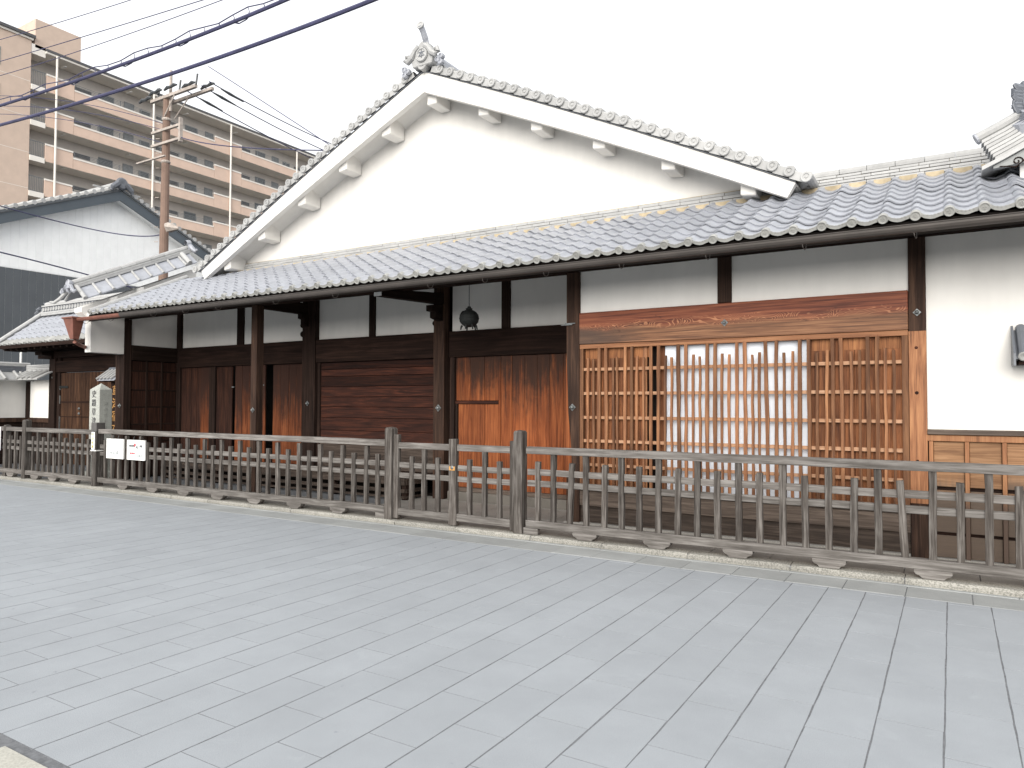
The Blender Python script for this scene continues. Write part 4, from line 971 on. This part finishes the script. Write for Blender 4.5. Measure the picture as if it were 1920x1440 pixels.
# ------------------------------------------------------------------ neighbouring storehouse
N = thing('storehouse', (-30, 15.2, 0), 'white clad storehouse with slate barge boards, dark lower cladding and tiled roof', 'building')
NX = -27.0
def clad(name, mat, pts_top, z0, y0, y1, xs=NX, step=.20):
    y = y0
    def zt(y):
        for (a, za), (b, zb) in zip(pts_top, pts_top[1:]):
            if a <= y <= b: return za+(zb-za)*(y-a)/(b-a)
        return pts_top[-1][1]
    while y < y1-.01:
        ye = min(y+step, y1)
        mb = MB().prism([(y+.002, z0), (ye-.002, z0), (ye-.002, zt(ye)), (y+.002, zt(y))], 'X', xs-.05, xs+.012); mb.build(name, mat, N, .004)
        y = ye
tp = [(9.0, 6.85), (15.25, 9.55), (20.2, 7.40)]
clad('cladding_panel', CLAD_W, tp, 6.18, 10.2, 19.2, NX, .26)
clad('cladding_panel', CLAD_G, [(9, 6.16), (21, 6.16)], 0, 10.2, 19.2, NX, .24)
box('wall_core', CLAD_W, N, -38, NX+.004, 10.2, 19.2, 0, 6.9)
MB().prism([(10.2, 6.9), (15.25, 9.4), (19.2, 7.6), (19.2, 6.9)], 'X', -38, NX+.004).build('gable_core', CLAD_W, N)
for (ya, za), (yb, zb) in (((9.0, 6.85), (15.25, 9.60)), ((15.25, 9.60), (20.3, 7.35))):
    MB().prism([(ya, za), (yb, zb), (yb, zb-.36), (ya, za-.36)], 'X', NX+.35, NX+.41).build('barge_board', BARGE_G, N)
    MB().prism([(ya, za+.10), (yb, zb+.10), (yb, zb+.02), (ya, za+.02)], 'X', NX+.30, NX+.46).build('barge_cap', CLAD_G, N)
    MB().prism([(ya, za-.30), (yb, zb-.30), (yb, zb-.33), (ya, za-.33)], 'X', NX, NX+.35).build('soffit', CLAD_W, N)
    MB().prism([(ya, za+.12), (yb, zb+.12), (yb, zb+.0), (ya, za+.0)], 'X', -38, NX+.40).build('roof_slab', TILE_L, N)
    n = 22
    for k in range(n):
        t = (k+.5)/n; y = ya+(yb-ya)*t; z = za+(zb-za)*t
        MB().tube([(-33, y, z+.16), (NX+.47, y, z+.16)], .085, 7).build('roof_roll', TILE_L, N)
for k in range(26):
    for sg in (1, -1): box('roof_nib', TILE_L, N, NX+.20-.26*k-.03, NX+.20-.26*k, 15.25-(.9 if sg < 0 else 0), 15.25+(.9 if sg > 0 else 0), 9.60, 9.66) if k < 1 else None
MB().tube([(-38, 15.25, 9.86), (NX+.5, 15.25, 9.86)], .13, 9).build('ridge_barrel', TILE_L, N); box('ridge_course', TILE_L, N, -38, NX+.45, 15.10, 15.40, 9.66, 9.82)
mb = MB().lathe([(.20, -.1), (.24, 0), (.18, .05), (.10, .05), (0, .03)], (NX+.5, 15.25, 9.86), (1, 0, 0), 12)
for s_ in (1, -1): mb.tube([(NX+.5, 15.25+s_*.15, 9.85), (NX+.52, 15.25+s_*.36, 9.66), (NX+.52, 15.25+s_*.40, 9.52)], [.12, .10, .05], 7)
mb.build('ridge_end_tile', TILE_D, N)

# ------------------------------------------------------------------ apartment block
A = thing('apartment_block', (-66, 44, 0), 'beige multi-storey apartment block with open galleries and salmon parapets', 'apartment building')
XA = -62.25; FH = 2.85; ZT = 30.05
box('stair_tower', APT, A, -76, XA, 18, 28.30, 0, 30.70, .02); box('tower_roof_edge', APT_D, A, -76, XA+.25, 17.8, 28.5, 30.72, 30.95)
box('tower_trim', APT_L, A, -76, XA+.12, 17.9, 28.4, 30.55, 30.715)
for z in (27.2, 24.35, 21.5, 18.65): box('tower_joint', APT_L, A, XA-.01, XA+.006, 18, 28.28, z, z+.03)
for z in (28.7, 25.85, 23.0): f_ = box('window', ALU, A, XA, XA+.03, 25.0, 26.12, z-1.0, z+.4); box('pane', GLASS, f_, XA+.03, XA+.04, 25.08, 26.05, z-.93, z+.33)
box('penthouse', APT, A, -68, XA+.0-.02, 28.55, 32.1, 30.1, 32.46, .02)
box('back_wall', APT_B, A, -74, -63.95, 28.3, 72, 0, 29.9); box('roof_slab', APT_L, A, -74, XA+.15, 29.35, 72, 29.92, 30.08); box('roof_edge', APT_D, A, -74, XA+.22, 29.35, 72, 30.082, 30.26)
box('link_beam', APT_L, A, -63.5, XA-.02, 28.31, 29.35, 29.55, 30.35)
for (ya, yb) in ((33.3, 36.6), (47.5, 51.0)): box('roof_curb', APT_L, A, XA-1.4, XA-.4, ya, yb, 30.262, 30.55)
hi = [(29.45, 31.6), (45.05, 48.2), (60.0, 63.0)]; lo_ = [(31.62, 45.03), (48.22, 59.98), (63.02, 72)]
for k in range(10):
    zf = 27.05-FH*k       # slab top of the gallery
    if zf < -.5: break
    box('gallery_slab', APT_L, A, -63.95, XA+.02, 28.31, 72, zf-.22, zf-.002)
    box('stub_slab', APT_L, A, -63.2, XA+.10, 28.32, 29.40, zf-.42, zf-.0)
    detail = k <= 5
    for a, b in hi:
        box('parapet', APT_P, A, XA-.12, XA+.06, a, b, zf-.20, zf+1.10); box('parapet_coping', APT_L, A, XA-.16, XA+.10, a, b, zf+1.102, zf+1.24)
    for a, b in lo_:
        box('parapet', APT_P, A, XA-.12, XA+.058, a, b, zf-.20, zf+.60); box('parapet_coping', APT_L, A, XA-.16, XA+.09, a, b, zf+.602, zf+.74)
        if detail:
            mb = MB()
            for z in (.86, .98, 1.10, 1.22): mb.box(XA-.05, XA-.02, a+.1, b-.1, zf+z-.012, zf+z+.012)
            y = a+.1
            while y < b: mb.box(XA-.06, XA-.01, y, y+.05, zf+.74, zf+1.25); y += 1.9
            mb.build('railing', RAILM, A)
    if detail:
        mb = MB().box(XA-.04, XA, 28.32, 29.42, zf+1.20, zf+1.25).box(XA-.04, XA, 28.32, 29.42, zf+.05, zf+.09)
        for j in range(9): mb.box(XA-.03, XA-.01, 28.36+.13*j, 28.385+.13*j, zf+.05, zf+1.2)
        mb.build('stair_railing', RAILM, A); box('stair_opening', VOID_SHADE, A, -63.9, -63.86, 28.32, 28.95, zf, zf+2.2)
        mb = MB()
        for j in range(7): mb.box(XA-1.0, XA-.3, 31.0+5.6*j, 31.15+5.6*j, zf+FH-.30, zf+FH-.245)
        mb.build('gallery_lamp', WPAINT, A)
        for j in range(6):
            y0 = 31.4+8.35*j/1.0
            for (dy, wd, z0, z1, kind) in ((.2, 2.3, 1.45, 1.75, 0), (3.2, 1.3, 0.9, 2.0, 1), (5.4, .95, .02, 2.05, 2), (6.9, 1.0, 1.0, 1.85, 1)):
                if y0+dy+wd > 71: continue
                f_ = box('window' if kind != 2 else 'door', ALU if kind else APT_D, A, -63.95, -63.90, y0+dy, y0+dy+wd, zf+z0, zf+z1)
                if kind: box('pane' if kind == 1 else 'leaf', GLASS if kind == 1 else ALU, f_, -63.90, -63.885, y0+dy+.07, y0+dy+wd-.07, zf+z0+.06, zf+z1-.07)
for y in (30.14, 38.51, 46.81, 55.4, 63.8): MB().tube([(XA+.20, y, 0), (XA+.20, y, 29.95)], .085, 8).build('downpipe', APT_L, A)

# ------------------------------------------------------------------ utility pole
U = thing('utility_pole', (-20.3, 13, 0), 'brown utility pole with crossarms and insulators before the apartment block', 'utility pole')
MB().tube([(-20.33, 13, 0), (-20.30, 13, 7), (-20.28, 13, 10.9)], [.16, .125, .105], 12).build('shaft', POLEM, U)
MB().tube([(-20.18, 13.05, 10.5), (-20.17, 13.05, 11.75)], .045, 8).build('mast', CROSS, U)
MB().box(-20.95, -18.75, 12.88, 12.97, 10.86, 10.95).build('crossarm', CROSS, U); MB().box(-20.35, -18.35, 13.15, 13.24, 10.80, 10.88).build('crossarm', CROSS, U)
MB().box(-20.85, -19.38, 12.86, 12.94, 9.86, 9.93).build('crossarm', CROSS, U); MB().box(-20.85, -19.38, 12.86, 12.94, 9.45, 9.52).build('crossarm', CROSS, U)
MB().box(-19.46, -19.39, 12.85, 12.95, 9.38, 10.1).build('crossarm_strut', CROSS, U); MB().box(-21.0, -19.6, 12.5, 12.56, 8.86, 8.90).build('crossarm', CROSS, U)
for a, b in (((-20.25, 12.9, 10.3), (-19.75, 12.9, 10.86)), ((-20.1, 13.15, 10.3), (-19.5, 13.18, 10.8))): MB().tube([a, b], .02, 5).build('arm_brace', CROSS, U)
for x, z, y in ((-21.15, 10.99, 12.85), (-20.55, 11.08, 12.8), (-19.95, 11.14, 12.9), (-19.1, 11.02, 12.92), (-18.6, 10.98, 13.2)):
    MB().tube([(x-.32, y, z-.03), (x-.16, y, z+.02), (x, y, z), (x+.16, y, z+.03), (x+.30, y, z)], [.03, .055, .04, .055, .025], 7).build('insulator', INSUL, U)
for x in (-20.6, -19.55, -18.75): MB().tube([(x, 12.92, 10.95), (x+.06, 12.92, 11.25)], .03, 6).build('insulator_pin', INSUL, U)
for k in range(9): MB().tube([(-20.42, 12.88, 6.5+.45*k), (-20.52, 12.82, 6.5+.45*k)], .012, 5).build('step_bolt', CROSS, U)
MB().lathe([(.12, 0), (.14, .04), (.12, .08)], (-20.28, 13, 10.2), (0, 0, 1), 12).build('band', CROSS, U); MB().lathe([(.12, 0), (.14, .04), (.12, .08)], (-20.28, 13, 8.9), (0, 0, 1), 12).build('band', CROSS, U)
MB().tube([(-20.1, 12.9, 7.0), (-19.8, 12.85, 6.85), (-19.3, 12.8, 6.75)], [.03, .16, .03], 6).build('cable_closure', CROSS, U)

# ------------------------------------------------------------------ overhead cables
def cable(name, pts, r, label, cat='cable', loops=0):
    """a sagging cable through three points (quadratic)"""
    P0, P1, P2 = [Vector(p_) for p_ in pts]; path = []
    for i in range(41):
        t = i/40; path.append(P0*(2*(t-.5)*(t-1))+P1*(-4*t*(t-1))+P2*(2*t*(t-.5)))
    t_ = thing(name, P1, label, cat, 'overhead cables')
    MB().tube(path, r, 7).build('sheath', CABLE, t_)
    if loops:
        mb = MB(); q = random.Random(4)
        top = [p_+Vector((0, 0, .09+.03*math.sin(i*1.7))) for i, p_ in enumerate(path)]
        mb.tube(top, .008, 5)
        for i in range(1, 40): mb.tube([path[i], path[i]+Vector((.03, 0, .05)), top[i]], .006, 4)
        for i in range(6, 34, 4): mb.tube([path[i]+Vector((0, 0, .0)), path[i]+Vector((.10, .02, -.03-.02*q.random())), path[i]+Vector((.24, .02, -.025)), path[i+1]+Vector((.05, 0, .0))], .010, 4)
        mb.build('messenger_wire', CABLE, t_)
    return t_
def ext(a, b, c, k):   # carry the measured stretch on beyond both ends
    a, b, c = Vector(a), Vector(b), Vector(c); return (a+(a-b)*k+Vector((0, 0, .25*k)), b, c+(c-b)*k+Vector((0, 0, .25*k)))
cable('cable_bundle', ext((-14.26, 6, 6.783), (-9.854, 6, 6.63), (-6.818, 6, 6.549), .8), .025, 'thick black cable bundle with messenger wire, upper of the two heavy cables', loops=1)
cable('heavy_cable', ext((-14.244, 6, 6.447), (-8.9, 6, 6.209), (-5.474, 6, 6.153), .8), .026, 'thick smooth dark cable, lower of the two heavy cables')
cable('thin_wire', ((-32, 11, 14.2), (-22, 11, 12.9), (-13, 11, 12.0)), .011, 'thin overhead wire, highest across the top left corner')
cable('thin_wire', ((-32, 11, 13.35), (-22, 11, 12.25), (-8, 11, 10.9)), .012, 'thin overhead wire crossing before the rooftop penthouse')
cable('thin_wire', ((-32, 11, 12.9), (-22, 11, 11.85), (-10, 11, 11.2)), .011, 'thin overhead wire crossing just under the rooftop penthouse')
for k, (za, zb, lab) in enumerate(((12.6, 10.1, 'upper'), (12.2, 9.9, 'middle'), (11.95, 9.5, 'lower'))):
    cable('drop_wire', ((-30, 11.6, za), (-25, 12.2, (za+zb)/2+.25), (-20.3, 12.9, zb)), .010, f'thin wire falling from the left edge to the utility pole, {lab} of three')
for k, (x, za, y1, z1, lab) in enumerate(((-18.4, 11.02, 23.0, 11.0, 'topmost'), (-18.75, 10.98, 23.0, 10.7, 'middle'), (-19.4, 10.95, 24.0, 10.35, 'lowest'))):
    t_ = cable('line_wire', ((x, 13.1, za), (x, (13.1+y1)/2, (za+z1)/2-.30), (x, y1, z1)), .016, f'power line running from the pole back past the white gable, {lab} of three')
    MB().tube([(x, 13.5, za-.06), (x, 13.8, za-.10), (x, 14.3, za-.16)], [.02, .045, .02], 6).build('insulator', INSUL, t_)
cable('service_wire', ((-19.4, 12.9, 9.5), (-17, 13.0, 8.8), (-13, 13.1, 8.0)), .016, 'sagging service wire from the lower crossarm of the pole')
cable('guy_wire', ((-18.3, 13, 11.4), (-16, 13, 9.9), (-12.5, 13, 7.6)), .012, 'thin straight wire in the sky right of the pole')
cable('service_wire', ((-24, 8.5, 7.6), (-24, 12.9, 7.32), (-20.4, 13.0, 6.75)), .018, 'service wire drooping across the white storehouse wall')
cable('service_wire', ((-24, 8.5, 6.2), (-24, 11.5, 5.95), (-24, 14.5, 5.55)), .022, 'service wire crossing the foot of the white storehouse wall')

# ------------------------------------------------------------------ porch roof at the right edge
E_ = thing('porch_roof', (.9, 8.6, 3.9), 'corner of a tiled porch roof with scroll-carved barge board, cut by the right edge', 'roof')
def pr(s, n, y): # along the descending ridge, rising to the right
    return (.30+s*.80, y, 4.13+s*.34+.10*s*s+n)
def course(name, n0, n1, y0, y1, s0, mat):
    vs_ = []; N_ = 8
    for i in range(N_+1):
        s = s0+(1.9-s0)*i/N_
        vs_ += [pr(s, n0, y0), pr(s, n0, y1), pr(s, n1, y1), pr(s, n1, y0)]
    MB().add(vs_, [(i*4+k, i*4+(k+1) % 4, (i+1)*4+(k+1) % 4, (i+1)*4+k) for i in range(N_) for k in range(4)]+[(0, 3, 2, 1), tuple(N_*4+k for k in range(4))]).build(name, mat, E_, .004)
for i in range(7):
    course('ridge_course', -.14+.043*i, -.14+.043*i+.037, 8.50-.0*i+.012*i, 8.80-.012*i, .12-.022*i, TILE_L)
MB().tube([pr(-.05+.25*i, .215, 8.65) for i in range(8)], .055, 10).build('ridge_barrel', TILE_L, E_)
MB().lathe([(.06, 0), (.062, .02), (.05, .026), (0, .02)], pr(-.05, .215, 8.65), (-1, 0, -.5), 14).build('ridge_disc', TILE, E_)
vs_ = []
for i in range(9):
    s = -.02+1.9*i/8; a = pr(s, -.17, 8.42); vs_ += [(a[0], 8.42, a[2]+.02), (a[0], 8.42, a[2]-.02), (a[0], 9.2, a[2]-.02), (a[0], 9.2, a[2]+.02)]
MB().add(vs_, [(i*4+k, i*4+(k+1) % 4, (i+1)*4+(k+1) % 4, (i+1)*4+k) for i in range(8) for k in range(4)]+[(0, 3, 2, 1)]).build('eave_board', TILE_L, E_)
vs_ = []
for i in range(10):
    s = .10+1.8*i/9; a = pr(s, 0, 8.46); dn = .20 if i else .17; dn2 = min(.36, .22+.10*i); vs_ += [(a[0], 8.46, a[2]-.195), (a[0], 8.46, a[2]-.2-.02-.06*min(i, 2)), (a[0], 8.54, a[2]-.2-.02-.06*min(i, 2)), (a[0], 8.54, a[2]-.195)]
bbd = MB().add(vs_, [(i*4+k, i*4+(k+1) % 4, (i+1)*4+(k+1) % 4, (i+1)*4+k) for i in range(9) for k in range(4)]+[(0, 3, 2, 1)]).build('barge_board', SLAB, E_)
sc_ = []
for i in range(16):
    t = i*.5; r_ = .045*(1-i/17); sc_.append((.575+r_*math.cos(t), 8.452, 3.985+r_*math.sin(t)))
MB().tube(sc_, .006, 5).build('scroll', DARK_X, bbd)
MB().tube([(.43, 8.452, 3.955), (.50, 8.452, 3.945), (.56, 8.452, 3.93), (.62, 8.452, 3.98), (.68, 8.452, 4.03)], .006, 5).build('scroll', DARK_X, bbd)
box('gable_plaster', PLASTER2, E_, .60, 2.2, 8.56, 8.62, 3.78, 4.10); 
MB().prism([(.62, 4.05), (2.2, 5.2), (2.2, 4.0)], 'Y', 8.60, 8.66).build('gable_infill', PLASTER2, E_)
mb = MB()
for i in range(7): mb.tube([(.72+.0*i, 8.65, 4.50+.035*i), (.60-.02*(i % 3), 8.62, 4.52+.04*i), (.565-.012*(i % 2), 8.60, 4.56+.04*i)], [.05, .04, .015], 6)
mb.tube([(.74, 8.65, 4.40), (.70, 8.65, 4.6), (.68, 8.65, 4.82)], [.10, .09, .06], 8).build('ridge_ornament', TILE_D, E_)
mb2 = MB().tube([(.70, 8.65, 4.25), (.66, 8.60, 4.40), (.69, 8.55, 4.48)], [.12, .12, .08], 10); mb2.build('ridge_shoulder', TILE, E_)
# small tiled hood on the right-hand wall
HD = thing('tiled_hood', (.62, 8.3, 2.03), 'small grey tiled hood fixed on the white wall, cut by the right edge', 'roof hood')
for k in range(3):
    x = .515+.17*k
    MB().add([(x, 8.14, 2.07), (x+.166, 8.14, 2.07), (x+.166, 8.44, 2.34), (x, 8.44, 2.34), (x, 8.14, 2.045), (x+.166, 8.14, 2.045), (x+.166, 8.44, 2.315), (x, 8.44, 2.315)], [(0, 1, 2, 3), (7, 6, 5, 4), (0, 4, 5, 1), (1, 5, 6, 2), (2, 6, 7, 3), (3, 7, 4, 0)]).build('hood_tile', TILE_D, HD)
    MB().tube([(x+.06, 8.12, 2.08), (x+.06, 8.44, 2.365)], .042, 10).build('hood_rib', TILE_D, HD)
    MB().lathe([(.045, 0), (.046, .015), (.036, .02), (0, .012)], (x+.06, 8.125, 2.072), (0, -1, -.4), 12).build('hood_disc', TILE_E, HD)
MB().prism([(8.13, 2.10), (8.44, 2.385), (8.44, 2.0), (8.13, 1.985)], 'X', .497, .515).build('hood_side', TILE_D, HD)
box('hood_bracket', DARK_X, HD, .54, 1.0, 8.18, 8.44, 2.0, 2.04)
